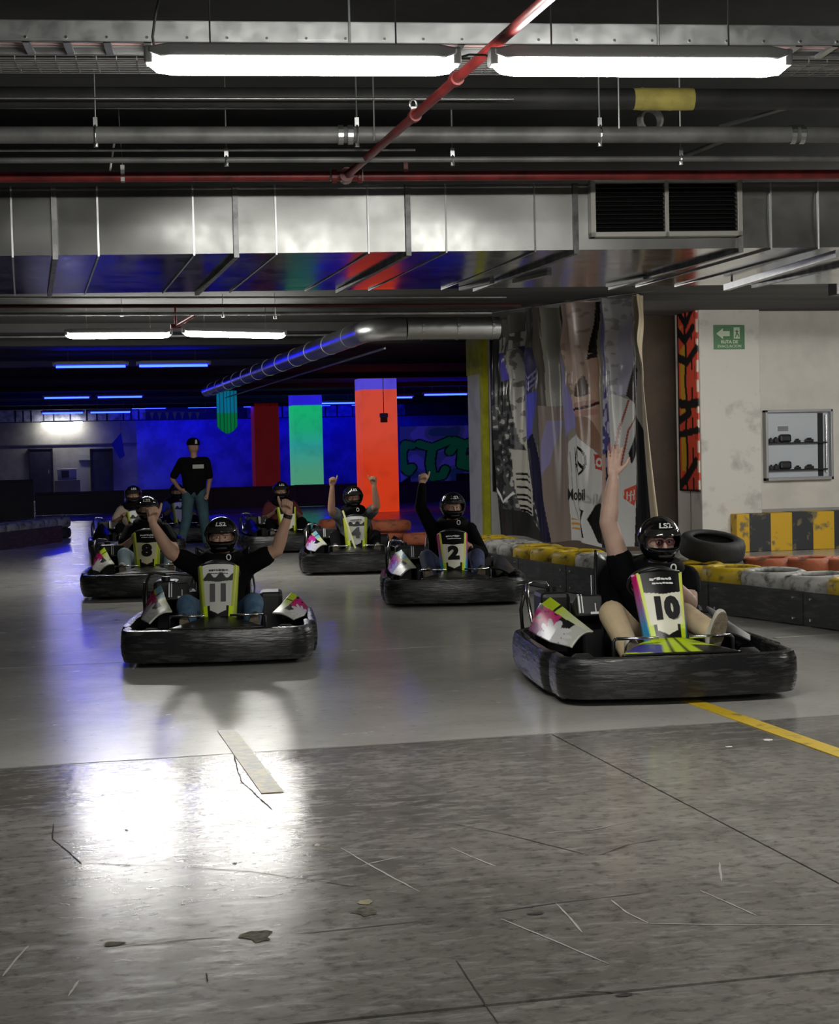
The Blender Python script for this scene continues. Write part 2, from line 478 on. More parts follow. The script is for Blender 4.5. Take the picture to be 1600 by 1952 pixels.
# scribbled panel
def scribble(i, co):
    y, z = co[1] - PY, co[2]
    u = (y - .04) / .72; v = (z - .85) / 2.75
    red = s2l(214, 74, 52); blk = (.004, .004, .004); yel = s2l(196, 150, 40); wht = s2l(225, 205, 190)
    c = red
    if .62 < u < .86 and abs(math.sin(v * 7 + u)) > .35 and .1 < v < .85: c = yel
    if u < .055: c = wht if math.sin(v * 62) > -.4 else red
    if u > .93 or abs(u - .58 - .03 * math.sin(v * 25)) < .05: c = blk
    if abs(u - .28) < .045 and math.sin(v * 41) > .2: c = blk
    if abs(u - .13) < .02 and math.sin(v * 41 + 2) > .3: c = blk
    for pts, wdt in (([( .1,.955),(.55,.85),(.95,.93)], .075), ([(.2,.83),(.6,.77),(.95,.82)], .085), ([(.05,.72),(.5,.66),(1.,.69)], .085),
                     ([(.05,.45),(.5,.44),(1.,.455)], .09), ([(.4,.40),(1.,.36)], .08), ([(.05,.31),(1.,.29)], .07), ([(.15,.15),(.6,.07),(.95,.03)], .1)):
        if lined(u, v * 3.8, [(a, b_ * 3.8) for a, b_ in pts]) < wdt: c = blk
    if v < .012 or v > .99: c = blk
    return c
sp = MB().sheet(40, 150, lambda u, v: (PX - .012, PY + .04 + u * .72, .85 + v * 2.75)).build('scribbled_panel', mat('panel_print', vcol=True, rough=.55), pil, solid=.02)
paint(sp, scribble)
MB().box((PX - .006, PY + .40, 0), (PX, PY + .405, .85)).build('crack', M_black, pil)
# striped plinth
def stripes(name):
    m = bpy.data.materials.new(name); m.use_nodes = True
    nt = m.node_tree; b = nt.nodes['Principled BSDF']; N = nt.nodes.new; L = nt.links.new
    geo = N('ShaderNodeNewGeometry'); sep = N('ShaderNodeSeparateXYZ'); L(geo.outputs['Position'], sep.inputs[0])
    a = N('ShaderNodeMath'); a.operation = 'ADD'; a.inputs[1].default_value = -9.42; L(sep.outputs['X'], a.inputs[0])
    d = N('ShaderNodeMath'); d.operation = 'DIVIDE'; d.inputs[1].default_value = .64; L(a.outputs[0], d.inputs[0])
    fr = N('ShaderNodeMath'); fr.operation = 'FRACT'; L(d.outputs[0], fr.inputs[0])
    gt = N('ShaderNodeMath'); gt.operation = 'GREATER_THAN'; gt.inputs[1].default_value = .5; L(fr.outputs[0], gt.inputs[0])
    nz = N('ShaderNodeTexNoise'); nz.inputs['Scale'].default_value = 6; nz.inputs['Detail'].default_value = 10; L(geo.outputs['Position'], nz.inputs['Vector'])
    mx = N('ShaderNodeMix'); mx.data_type = 'RGBA'; mx.inputs['A'].default_value = (.58,.34,.01,1); mx.inputs['B'].default_value = (.025,.026,.03,1); L(gt.outputs[0], mx.inputs['Factor'])
    mr = N('ShaderNodeMapRange'); mr.inputs[1].default_value = .58; mr.inputs[2].default_value = .66; L(nz.outputs['Fac'], mr.inputs[0])
    m2 = N('ShaderNodeMix'); m2.data_type = 'RGBA'; m2.inputs['B'].default_value = (.16,.13,.06,1); L(mr.outputs[0], m2.inputs['Factor']); L(mx.outputs['Result'], m2.inputs['A'])
    L(m2.outputs['Result'], b.inputs['Base Color']); b.inputs['Roughness'].default_value = .6
    return m
struct(MB().box((PX + .42, PY - .2, 0), (18, PY + .22, .53)).build('trim_6', stripes('black_yellow_stripes'), bevel=.012), 'low plinth painted in black and yellow hazard stripes')

# yellow lines on the floor: thin paint
M_yline = mat('yellow_road_paint', (.62,.42,.015), .55, col2=(.25,.19,.06), vscale=7, world_co=True, lo=.56, hi=.66, detail=10)
M_yfaint = mat('worn_yellow_paint', (.34,.29,.14), .3, col2=(.19,.18,.155), vscale=14, world_co=True, lo=.42, hi=.58, detail=10)
def floor_line(a, b, w, m, parent, z=.0025):
    a = onz(*a); b = onz(*b); a.z = b.z = z
    MB().beam(a, b, w, .003).build('painted_line', m, parent)
floor_line((1265, 1318), (1680, 1464), .11, M_yline, floor)
floor_line((432, 1393), (520, 1512), .10, M_yfaint, floor)
M_wline = mat('worn_white_paint', (.3,.29,.26), .6)
floor_line((1478, 1217), (1600, 1209), .07, M_wline, floor)
# cracks, scars and chipped patches of the slab
M_scar = mat('pale_scratch', (.3,.29,.27), .6)
M_crack = mat('dark_crack', (.012,.011,.01), .9)
def scar(pts, w, m, name='scratch'):
    P0 = [onz(*p) for p in pts]; P = []
    for a, b in zip(P0[:-1], P0[1:]):
        L_ = (b - a).length
        for k in range(6): P.append(a.lerp(b, k / 6) + Vector((rnd.uniform(-.02, .02), rnd.uniform(-.02, .02), 0)) * (L_ * .25 if k else 0))
    P.append(P0[-1])
    mb = MB(); vs_ = []
    for i, p in enumerate(P):
        a = P[max(0, i-1)]; b = P[min(len(P)-1, i+1)]; t = (b - a).normalized(); s_ = Vector((-t.y, t.x, 0))
        ww = w * (.35 if i in (0, len(P)-1) else 1) * rnd.uniform(.6, 1.3)
        vs_ += [p + s_ * ww/2 + Vector((0,0,.0016)), p - s_ * ww/2 + Vector((0,0,.0016))]
    mb.add(vs_, [(2*i, 2*i+1, 2*i+3, 2*i+2) for i in range(len(P)-1)])
    mb.build(name, m, floor)
for s_ in ([(1060,1722),(1085,1748),(1110,1778)], [(1165,1716),(1195,1740),(1240,1762)], [(1335,1698),(1390,1722),(1443,1746)],
           [(860,1616),(905,1636),(945,1652)], [(1040,1588),(1130,1582),(1218,1563)], [(955,1752),(1060,1795),(1160,1838)], [(650,1617),(715,1655),(800,1700)],
           [(1195,1760),(1400,1764),(1600,1764)], [(55,1803),(30,1830),(5,1862)], [(150,1870),(130,1900)], [(690,1650),(770,1632)], [(1372,1645),(1376,1680)]):
    scar(s_, .007, M_scar)
for s_ in ([(102,1570),(100,1600),(128,1622),(156,1648)], [(446,1440),(460,1490),(520,1545)], [(860,1570),(960,1590),(1120,1630)], [(1140,1632),(1200,1610),(1260,1600)],
           [(170,1814),(330,1795),(440,1785)], [(560,1782),(680,1770),(800,1757)], [(940,1740),(1060,1722),(1250,1700)], [(1105,1890),(1165,1892),(1225,1896)], [(870,1832),(905,1885),(950,1952)], [(393,1855),(396,1872)],
           [(160,1646),(330,1652),(480,1662),(700,1694)]):
    scar(s_, .005, M_crack, 'crack')
def patch(cx, cy, w, h, m, seed, name='chipped_patch'):
    r2 = random.Random(seed); c = onz(cx, cy); n = 14
    pts = []
    for k in range(n):
        a = 2*PI*k/n; rr = r2.uniform(.55, 1.1)
        pts.append((c.x + math.cos(a)*w*rr, c.y + math.sin(a)*h*rr, .002))
    MB().add(pts, [tuple(range(n))]).build(name, m, floor)
M_chip = mat('broken_screed', (.10,.09,.065), .95, var=.7, vscale=30, world_co=True)
patch(697, 1720, .03, .04, M_yfaint, 12, 'paint_remnant'); patch(605, 1612, .014, .03, M_yfaint, 13, 'paint_remnant')
patch(490, 1785, .06, .075, M_chip, 1); patch(217, 1800, .035, .03, M_chip, 2); patch(695, 1738, .05, .06, M_chip, 3)
patch(1025, 1742, .035, .02, M_crack, 4); patch(1465, 1411, .03, .03, M_white, 5, 'paint_fleck'); patch(1390, 1424, .02, .02, M_white, 6, 'paint_fleck')
patch(1190, 1898, .03, .015, M_crack, 8); patch(447, 1646, .01, .012, M_crack, 9); patch(241, 1583, .01, .012, M_crack, 10)
# ------------------------------------------------------------------ lamps
M_lampbody = mat('lamp_housing', (.25,.25,.25), .5)
M_wlamp = mat('lit_white_diffuser', (.9,.9,.88), .4, emit=(1, .985, .93), estr=WHITE_LAMP)
M_wlamp_dim = mat('lit_white_diffuser_old', (.9,.9,.88), .4, emit=(1, .97, .85), estr=WHITE_LAMP * .45)
M_wlamp_low = mat('added_white_diffuser_weak', (.9,.9,.88), .4, emit=(1, .97, .88), estr=WHITE_LAMP * .2)
M_blamp_w = mat('added_blue_wall_washer', (.1,.2,.9), .4, emit=(.0016, .0045, 1), estr=BLUE_LAMP * 2.4)
M_blamp = mat("lit_blue_tube", (.1,.2,.9), .4, emit=(.004, .010, 1), estr=BLUE_LAMP)
def batten(x, y, z, white=True, L=1.27, rz=0.0, big=True, label='', group=None, tilt=0.0, dim=False):
    root = empty('batten_lamp' if white else 'blue_tube_lamp', (x, y, z), rz)
    root.rotation_euler = (0, tilt, rz)
    tag(root, label, 'lamp', group)
    h = L / 2
    # housing on top, tapered ends, diffuser below
    MB().prism([(-h, .02), (-h + .05, .0), (h - .05, .0), (h, .02), (h, .045), (h - .08, .06), (-h + .08, .06), (-h, .045)], -.055, .055, 'y').build('housing', M_lampbody, root, bevel=.008)
    prof = [(math.cos(a) * .056, math.sin(a) * .062) for a in [PI + k * PI / 10 for k in range(11)]]
    if white:
        mb = MB(); rings = []
        for t, s_ in ((-h, .45), (-h + .03, .85), (-h + .09, 1), (h - .09, 1), (h - .03, .85), (h, .45)):
            rings.append([(t, u * s_, v * s_) for u, v in prof])
        n = len(prof)
        mb.add([p for r_ in rings for p in r_], [(i*n + k, i*n + k + 1, (i+1)*n + k + 1, (i+1)*n + k) for i in range(5) for k in range(n - 1)] + [tuple(range(n)), tuple(reversed(range(5*n, 6*n)))])
        mb.build('diffuser', {False: M_wlamp, True: M_wlamp_dim, 'low': M_wlamp_low}[dim], root, smooth=True)
    else:
        MB().tube([(-h + .04, 0, -.03), (h - .04, 0, -.03)], .022, 10).build('tube', M_blamp if not dim else M_blamp_w, root, smooth=True)
    for s_ in (-1, 1):
        MB().box((s_*h - .02, -.045, -.02), (s_*h + .02, .045, .05)).build('end_cap', M_lampbody, root, bevel=.008)
        if big:
            MB().tube([(s_*(h - .25), 0, .05), (s_*(h - .25), 0, (3.86 if y < 16.8 else 3.38) - z)], .004, 6).build('hanger_rod', M_steel, root)
    return root
LX = 1.89
SKEW = R(-6.5)      # the overhead services run slightly askew to the bay
for (Y, ztop, white, lab) in ((-7.5, 3.12, True, 'added unseen row behind the viewer'), (6.86, 3.13, True, 'front row'), (-.4, 3.12, True, 'added unseen row overhead of the viewer'), (21.0, 3.03, True, 'second row beyond the air duct')):  # rows over and behind the viewer are added for their light
    for s_ in (-1, 1):
        a_ = SKEW if Y == 6.86 else 0.0
        batten(LX + s_ * .715 * math.cos(a_), Y + s_ * .715 * math.sin(a_), ztop, white, rz=a_, label='lit white batten lamp, %s of the %s' % ('left' if s_ < 0 else 'right', lab), group='white batten lamps', tilt=(R(1.6) if (Y == 21.0 and s_ > 0) else 0))
for (xx, Y, lab) in ((9.4, 6.86, 'in the right-hand bay level with the front row'), (10.3, 12.6, 'in the right-hand bay level with the duct'), (10.3, 14.3, 'in the right-hand bay just past the duct'), (10.3, 16.0, 'in the right-hand bay nearest the cream wall')):  # bay lamps added out of view to brighten the right side
    for s_ in (-1, 1):
        batten(xx + s_ * .715, Y, 3.12, True, label='added unseen white batten lamp, %s one %s' % ('left' if s_ < 0 else 'right', lab), group='white batten lamps')
batten(7.55, 21.4, 3.0, True, rz=PI/2, dim='low', label='weak white batten lamp added out of sight behind the printed banner', group='white batten lamps')  # added lamp, out of sight, lighting the pillar's left face
for n, xx in enumerate((4.4, 6.4, 8.4, 10.4, 12.4)):  # hidden tubes added to wash the far wall with blue
    batten(xx, 60.85, 3.29, False, big=False, dim=True, label='added blue tube lamp hidden behind the last rib washing the far wall, %s from the left' % ('first', 'second', 'third', 'fourth', 'fifth')[n], group='blue tube lamps')
for (Y, z, n) in ((29.8, 3.13, 'nearest'), (46.8, 3.2, 'middle'), (52.2, 2.93, 'farthest')):
    for s_ in (-1, 1):
        batten(LX + s_ * .715, Y, z, False, label='blue tube lamp, %s of the %s blue row at the left' % ('left' if s_ < 0 else 'right', n), group='blue tube lamps')
for (px, py, Y, n) in ((850, 750, 44.5, 'between orange column and white column'), (745, 756, 44.5, 'half hidden right of the orange column'), (641, 767, 52, 'just right of the green column')):
    p = atY(px, py, Y)
    batten(p.x, Y, p.z, False, label='blue tube lamp ' + n, group='blue tube lamps')
# strip lamp over the far white wall
p = atY(118, 808, YW)
batten(p.x, YW - .35, p.z + .05, True, 1.5, dim=True, label='white batten lamp washing the far white wall', group='white batten lamps')

# ------------------------------------------------------------------ pipes and trays under the dark ceiling (they run across the hall)
def y_of(px, py, z):
    return onz(px, py, z)
X0, X1 = -3.5, 8.5
def pipe(name, px, py, D, r, m, label, x0=X0, x1=X1, group=None, n=14):
    p = atD(px, py, D)
    root = empty(name, (p.x, p.y, p.z), SKEW); tag(root, label, 'pipe', group)
    MB().tube([(x0 - p.x, 0, 0), (x1 - p.x, 0, 0)], r, n).build('pipe_run', m, root, smooth=True, auto=50)
    return root, p
def clevis(root, p, x, r):
    q = x - p.x
    mb = MB().tube([(q, math.cos(a) * (r + .006), math.sin(a) * (r + .006)) for a in [k * PI / 8 for k in range(16)]], .006, 6, closed=True)
    mb.box((q - .012, -.012, r), (q + .012, .012, r + .05)).tube([(q, 0, r + .04), (q, 0, 3.86 - p.z)], .005, 6)
    mb.tube([(q, 0, -r - .02), (q, 0, -r)], .014, 8)
    mb.build('clevis_hanger', M_galv, root)
rt, p = pipe('conduit', 500, 188, 9.4, .006, M_steel, 'thin zinc conduit crossing above the front lamps', x1=atD(1000, 190, 9.4).x)
rt, p = pipe('dark_pipe', 800, 188, 9.9, .062, M_pipe_dark, 'thick dark pipe with a yellow sleeve')
a = atD(1228, 188, 9.9).x; b = atD(1350, 188, 9.9).x
M_sleeve = mat('yellow_sleeve', (.55,.47,.12), .5, var=.25, vscale=8)
MB().tube([(a - p.x, 0, 0), (a - p.x + .06, 0, 0), (b - p.x - .05, 0, 0), (b - p.x, 0, 0)], [.064, .067, .067, .065], 18).build('yellow_sleeve', M_sleeve, rt, smooth=True, auto=50)
for q in (.05, .22): MB().tube([(a - p.x + q, 0, 0), (a - p.x + q + .012, 0, 0)], .069, 18).build('sleeve_band', M_sleeve, rt)
rt, p = pipe('sprinkler_main', 800, 257, 9.6, .047, M_pipe_grey, 'grey sprinkler main with clevis hangers')
for px in (175, 677, 1160): clevis(rt, p, atD(px, 255, 9.6).x, .047)
for px in (640, 1550):
    q = atD(px, 258, 9.6).x - p.x
    for dq in (0, .055): MB().tube([(q + dq, 0, 0), (q + dq + .03, 0, 0)], .056, 16).build('coupling', M_galv, rt)
rt, p = pipe('conduit', 560, 285, 10.1, .011, M_steel, 'zinc conduit just above the lowest grey pipe', x1=atD(800, 286, 10.1).x)
rt, p = pipe('grey_pipe', 800, 304, 10.0, .017, M_pipe_grey, 'slim grey pipe above the red pipe')
for px in (424, 865, 1325): clevis(rt, p, atD(px, 303, 10.0).x, .017)
# red sprinkler pipe and its branch
rt, p = pipe('red_pipe', 660, 336, 10.6, .031, M_red, 'dark red sprinkler pipe running above the square duct')
for dq in (-.09, .075): MB().tube([(dq, 0, 0), (dq + .03, 0, 0)], .044, 16).build('coupling', M_red, rt)
MB().tube([(0, -.075, 0), (0, .04, 0)], .046, 16).build('tee', M_red, rt, smooth=True, auto=40)
for dq in (-.1, .1): MB().tube([(dq, -.04, .035), (dq, -.04, -.035)], .006, 6).build('bolt', M_galv, rt)
s_ = atD(228, 325, 10.6).x - p.x
MB().box((s_ - .012, -.03, -.03), (s_ + .012, .03, .07)).tube([(s_, 0, .06), (s_ - .02, 0, .5)], .004, 6).build('pipe_hanger', M_steel, rt)
s_ = atD(777, 320, 10.6).x - p.x
MB().box((s_ - .014, -.02, .02), (s_ + .014, .02, .09)).build('pipe_stub', M_red, rt)
br = empty('red_pipe_branch', (p.x, p.y - .07, p.z)); tag(br, 'red branch pipe running toward the viewer between the front lamps', 'pipe')
end = onz(1075, -30, p.z)
run = Vector((end.x - p.x, end.y - p.y + .07, 0))
MB().tube([(0, 0, 0), run], .024, 14).build('pipe_run', M_red, br, smooth=True, auto=50)
for t in (.42, .62): MB().tube([run * t, run * (t + .012)], .034, 14).build('coupling', M_red, br)
q = run * .42
MB().tube([q + Vector((math.cos(a) * .018, 0, .065 + math.sin(a) * .024)) for a in [k * PI / 6 for k in range(12)]], .006, 6, closed=True).box((q.x - .015, q.y - .015, .02), (q.x + .015, q.y + .015, .05)).build('ring_hanger', M_galv, br)

# cable tray with solid side rails
p = atD(800, 63, 8.0)
tray = empty('cable_tray', (p.x, p.y, p.z), SKEW); tag(tray, 'galvanised cable tray with bolted side rail near the ceiling', 'cable tray')
for dy, nm in ((0, 'side_rail'), (.26, 'side_rail')):
    MB().box((X0 - p.x, dy - .002, -.05), (X1 - p.x, dy + .002, .05)).box((X0 - p.x, dy - .002, .046), (X1 - p.x, dy + .014, .05)).box((X0 - p.x, dy - .002, -.05), (X1 - p.x, dy + .02, -.046)).build(nm, M_galv, tray)
k = X0 - p.x
while k < X1 - p.x:
    MB().box((k, 0, -.05), (k + .035, .26, -.035)).build('rung', M_galv, tray)
    MB().tube([(k + .018, -.008, -.03), (k + .018, 0, -.03)], .007, 8).build('bolt', M_chrome, tray)
    k += .186
for px in (662, 1278):
    q = atD(px, 60, 8.0).x - p.x
    MB().tube([(q, -.012, -.08), (q, -.012, 3.86 - p.z)], .006, 8).box((q - .02, -.02, -.08), (q + .02, .28, -.065)).build('hanger_rod', M_steel, tray)
MB().box((atD(560, 60, 8.0).x - p.x, -.006, -.035), (atD(640, 60, 8.0).x - p.x, -.002, .04)).build('joint_plate', M_galv, tray)
M_cable = mat('grey_cable', (.2,.19,.18), .6)
for i, dy in enumerate((.05, .09, .14, .19)):
    MB().tube([(X0 - p.x, dy, -.025), (X1 - p.x, dy, -.025)], .008, 6).build('cable', M_cable if i != 2 else mat('pink_cable', (.4,.25,.25), .6), tray)
# wire basket tray
p = atD(800, 118, 8.6)
bas = empty('wire_basket_tray', (p.x, p.y, p.z), SKEW); tag(bas, 'wire mesh basket tray behind the front lamps', 'cable tray')
for dy, dz in ((0, .06), (0, .03), (0, 0), (.04, 0), (.08, 0), (.12, 0), (.16, 0), (.2, 0), (.24, 0), (.28, 0), (.28, .06)):
    MB().tube([(X0 - p.x, dy, dz), (X1 - p.x, dy, dz)], .0035, 6).build('long_wire', M_galv, bas)
k = X0 - p.x; 
while k < X1 - p.x:
    MB().tube([(k, 0, .06), (k, 0, 0), (k, .28, 0), (k, .28, .06)], .0035, 6).build('cross_wire', M_galv, bas)
    k += .1
MB().tube([(X0 - p.x, .1, .02), (X1 - p.x, .12, .02)], .02, 8).tube([(X0 - p.x, .2, .025), (X1 - p.x, .18, .025)], .022, 8).build('cable', M_cable, bas)
# supply cables of the lamps
cb = [atD(305, -10, 7.15), atD(296, 30, 7.15), atD(291, 70, 7.15), atD(295, 95, 7.15), atD(306, 112, 7.1)]
tag(MB().tube(cb, .006, 8).build('lamp_cable', M_black, smooth=True), 'black cable dropping to the left front lamp', 'cable')
cb = [atD(868, 112, 7.08), atD(895, 104, 7.08), atD(925, 105, 7.08), atD(948, 114, 7.08)]
tag(MB().tube(cb, .005, 8).build('lamp_cable', M_black, smooth=True), 'short black cable linking the two front lamps', 'cable')
# odds and ends among the pipes
c = atD(1240, 230, 10.9)
mb = MB(); mb.sweep([c + Vector((math.cos(a) * .07, 0, math.sin(a) * .07)) for a in [k * PI / 12 for k in range(-3, 16)]], [(-.008, -.04), (.008, -.04), (.008, .04), (-.008, .04)], up=Vector((0, 1, 0)))
tag(mb.build('pipe_strap', mat('grey_strap', (.28,.27,.26), .6)), 'curled grey strap hanging under the dark pipe', 'strap')
for (px, py, D, L2, nm, lab) in ((1450, 225, 10.8, .28, 'bracket', 'flat grey bracket at the right under the ceiling'), (1350, 286, 10.9, .16, 'bracket', 'small bright bracket above the grille')):
    c = atD(px, py, D)
    MBx = MB().beam(c + Vector((-L2/2, .3, .0)), c + Vector((L2/2, -.1, .05)), .06, .012)
    tag(MBx.build(nm, M_galv), lab, 'bracket')
for (px, y0, y1, D, lab) in ((712, 182, 268, 9.5, 'thin rod beside the sprinkler main'), (1180, 205, 245, 9.5, 'short rod left of the yellow sleeve')):
    a = atD(px, y0, D); b = atD(px, y1, D); b.x = a.x; b.y = a.y; a.z = 3.86
    tag(MB().tube([b, a], .005, 6).build('threaded_rod', M_steel), lab, 'rod')
a = atD(210, 325, 10.3); 
tag(MB().tube([a, a + Vector((.03, 0, .17))], .007, 6).build('loose_wire', M_white), 'pale loose wire by the red pipe at the left', 'wire')

# ------------------------------------------------------------------ square air duct
DZ0, DZ1, DY0, DY1 = 2.86, 3.315, 11.2, 13.85
duct = empty('air_duct', (2.6, DY0, DZ0)); tag(duct, 'wide galvanised square air duct crossing the hall', 'air duct')
SH = math.tan(R(-7.3))
def DX(px):
    x = 2.6
    for _ in range(8): x = atY(px, 480, DY0 + SH * (x - 2.6)).x
    return x
cuts = [-4.2, DX(-240), DX(105), DX(450), DX(778), DX(1097), DX(1410), DX(1740), 8.5]
rd = random.Random(11)
def sect(x0, x1, k):
    e = .012; mb = MB(); nu, nv = 10, 8
    j = [rd.uniform(-.012, .012) for _ in range(6)]
    def face(u, v):
        b = math.sin(PI * u) * math.sin(PI * v)
        return (x0 + (x1 - x0) * u - 2.6, SH * (x0 + (x1 - x0) * u - 2.6) + j[0] * b + .016 * (u - .5) * j[1] * 40 * .1 + .010 * b * math.sin(5 * u + k), DZ1 - (DZ1 - DZ0) * v - DZ0)
    def under(u, v):
        b = math.sin(PI * u) * math.sin(PI * v)
        return (x0 + (x1 - x0) * u - 2.6, SH * (x0 + (x1 - x0) * u - 2.6) + (DY1 - DY0) * v, -.006 * b + j[2] * .5 * b)
    mb.sheet(nu, nv, face)
    mb.sheet(1, 1, lambda u, v: (x0 + (x1 - x0) * u - 2.6, SH * (x0 + (x1 - x0) * u - 2.6) + (DY1 - DY0) * v, DZ1 - DZ0))
    mb.sheet(1, 1, lambda u, v: (x0 + (x1 - x0) * u - 2.6, SH * (x0 + (x1 - x0) * u - 2.6) + DY1 - DY0, (DZ1 - DZ0) * v))
    o = mb.build('duct_section', M_galv_duct, duct, smooth=True, auto=40)
    MB().sheet(nu, nv, under).build('underside', M_galv_under, o, smooth=True)
def band(x, w, d, mt, name):
    x -= 2.6; H = DZ1 - DZ0; D2 = DY1 - DY0
    y = SH * x
    MB().box((x - w/2, y - d, -d), (x + w/2, y + 0.004, H)).box((x - w/2, y, -d), (x + w/2, y + D2, .004)).build(name, mt, duct)
M_flange = mat('flange_steel', (.3,.3,.3), .45, .9, var=.4, vscale=10)
for i in range(len(cuts) - 1):
    sect(cuts[i] + .004, cuts[i+1] - .004, i)
    if i: band(cuts[i], .035, .03, M_flange, 'flange')
for px in (24, 188, 370, 527, 703, 851, 1020, 1470, 1560):
    band(DX(px), .012, .012, M_galv, 'standing_seam')
# return-air grille on the duct face
gx0, gx1 = DX(1122) - 2.6, DX(1411) - 2.6
za = atY(1260, 349, DY0 - .08).z - DZ0; zb = atY(1260, 459, DY0 - .08).z - DZ0
gr = empty('air_grille', (2.6, DY0 - .10, DZ0), math.atan(SH)); tag(gr, 'double air grille with black louvres in a grey frame on the duct', 'grille')
M_gframe = mat('grille_frame', (.42,.41,.37), .45, .3)
t = .035
for a, b in (((gx0, 0, za - t), (gx1, .09, za)), ((gx0, 0, zb), (gx1, .09, zb + t)), ((gx0, 0, zb), (gx0 + t, .09, za)), ((gx1 - t, 0, zb), (gx1, .09, za)), (((gx0 + gx1)/2 - .014, .0, zb), ((gx0 + gx1)/2 + .014, .06, za))):
    MB().box(a, b).build('frame_bar', M_gframe, gr, bevel=.004)
MB().box((gx0 + .02, .08, zb + .01), (gx1 - .02, .088, za - .01)).build('back_plate', M_void, gr)
M_lou = mat('black_louvre', (.02,.02,.021), .4, .3)
for h_ in (0, 1):
    xa = gx0 + t if h_ == 0 else (gx0 + gx1)/2 + .014; xb = (gx0 + gx1)/2 - .014 if h_ == 0 else gx1 - t
    for k in range(11):
        z = zb + t + .012 + k * (za - zb - 2*t - .02) / 10.5
        MB().beam((xa, .042, z), (xb, .042, z), .05, .004, up=(0, -.55, 1)).build('louvre', M_lou, gr)
# duct hangers and stubs under the duct
for px, py in ((905, 545), (1190, 538), (1010, 530)):
    c = onz(px, py, DZ0 - .02)
    tag(MB().beam(c + Vector((-.05, .25, 0)), c + Vector((.05, -.35, 0)), .04, .03).build('duct_bracket', M_galv), {905: 'bright steel bracket under the duct left of the banner', 1190: 'steel bracket under the duct above the banner', 1010: 'steel bracket under the duct at the banner corner'}[px], 'bracket')
# long strut at the right under the duct
a = onz(1385, 548, 2.8); b = onz(1600, 483, 2.8)
tag(MB().beam(a, b, .05, .05).tube([a + Vector((.05, 0, .0)), a + Vector((.05, 0, .1))], .01, 6).build('strut_channel', M_galv), 'long steel strut channel under the duct at the right', 'strut')
c = atD(1596, 546, 18.6)
tag(MB().box(c - Vector((.06, .1, .1)), c + Vector((.25, .1, .1))).box(c + Vector((.0, -.02, .1)), c + Vector((.05, .02, 3.36 - c.z))).build('speaker', M_black, bevel=.01), 'small black box hung high at the right edge', 'speaker')

# ------------------------------------------------------------------ round duct with an elbow, behind
rx = 4.22; ry0 = 20.3; rz_ = 3.02
rdct = empty('round_duct', (rx, ry0, rz_)); tag(rdct, 'round spiral steel duct turning a corner past the columns', 'air duct')
el = [(rx + .42 - .42 * math.cos(a), ry0 + .42 - .42 * math.sin(a), rz_) for a in [k * PI / 12 for k in range(7)]]
end = atY(950, 620, ry0).x
sh = lambda P: [(q[0] - rx, q[1] - ry0, q[2] - rz_) for q in P]
MB().tube(sh([(rx, 39.5, rz_), (rx, ry0 + .42, rz_)]), .14, 20).build('duct_run', M_galv, rdct, smooth=True, auto=50)
MB().tube(sh(el), .145, 20).build('elbow', M_galv, rdct, smooth=True, auto=50)
MB().tube(sh([(rx + .42, ry0, rz_), (end, ry0, rz_)]), .14, 20).build('duct_run', M_galv, rdct, smooth=True, auto=50)
for k in range(12):
    y = ry0 + 1.4 + k * 1.5
    MB().tube(sh([(rx, y, rz_), (rx, y + .03, rz_)]), .147, 20).build('joint_band', M_galv, rdct)
for k in range(3):
    x = rx + .6 + k * .45
    MB().tube(sh([(x, ry0, rz_), (x + .03, ry0, rz_)]), .147, 20).build('joint_band', M_galv, rdct)
MB().tube(sh([(rx + .3, 21, rz_ - .2), (rx + .3, 39, rz_ - .2)]), .015, 8).build('edge_conduit', M_steel, rdct)
M_reddk = mat('dull_red_pipe', (.06,.01,.01), .7)
# far pipes under the soffit
for (py, D, r, m, lab) in ((567, 18.5, .012, M_steel, 'thin zinc pipe right behind the square duct'), (598, 19.5, .02, M_steel, 'zinc pipe above the second lamp row'), (604, 22.8, .02, M_pipe_grey, 'grey pipe above the second lamp row'),
                           (583, 17.6, .02, M_reddk, 'red pipe behind the square duct'), (640, 23.2, .016, M_pipe_grey, 'grey conduit behind the second lamp row')):
    p = atD(400, py, D)
    tag(MB().tube([(-3, p.y, p.z), (p.x + 3.4, p.y, p.z)], r, 10).build('service_pipe', m, smooth=True, auto=50), lab, 'pipe')
a = atD(335, 622, 20.3); b = atD(372, 600, 19.9)
tag(MB().tube([a, b], .025, 10).tube([a + Vector((-.06, 0, 0)), a + Vector((.06, 0, 0))], .03, 10).tube([a, a + Vector((0, 0, .25))], .015, 8).build('red_valve', M_red, smooth=True, auto=50), 'small red valve between the second row lamps', 'valve')
for i, (px, py) in enumerate(((232, 598), (425, 600), (525, 603))):
    c = atD(px, py, 19.4)
    tag(MB().tube([c, (c.x, c.y, 3.37)], .006, 6).tube([c, c - Vector((0, 0, .03))], .022, 8).build('fire_sprinkler', M_galv), 'sprinkler above the second lamp row, %s of three' % ('first', 'second', 'third')[i], 'sprinkler', 'ceiling sprinklers')
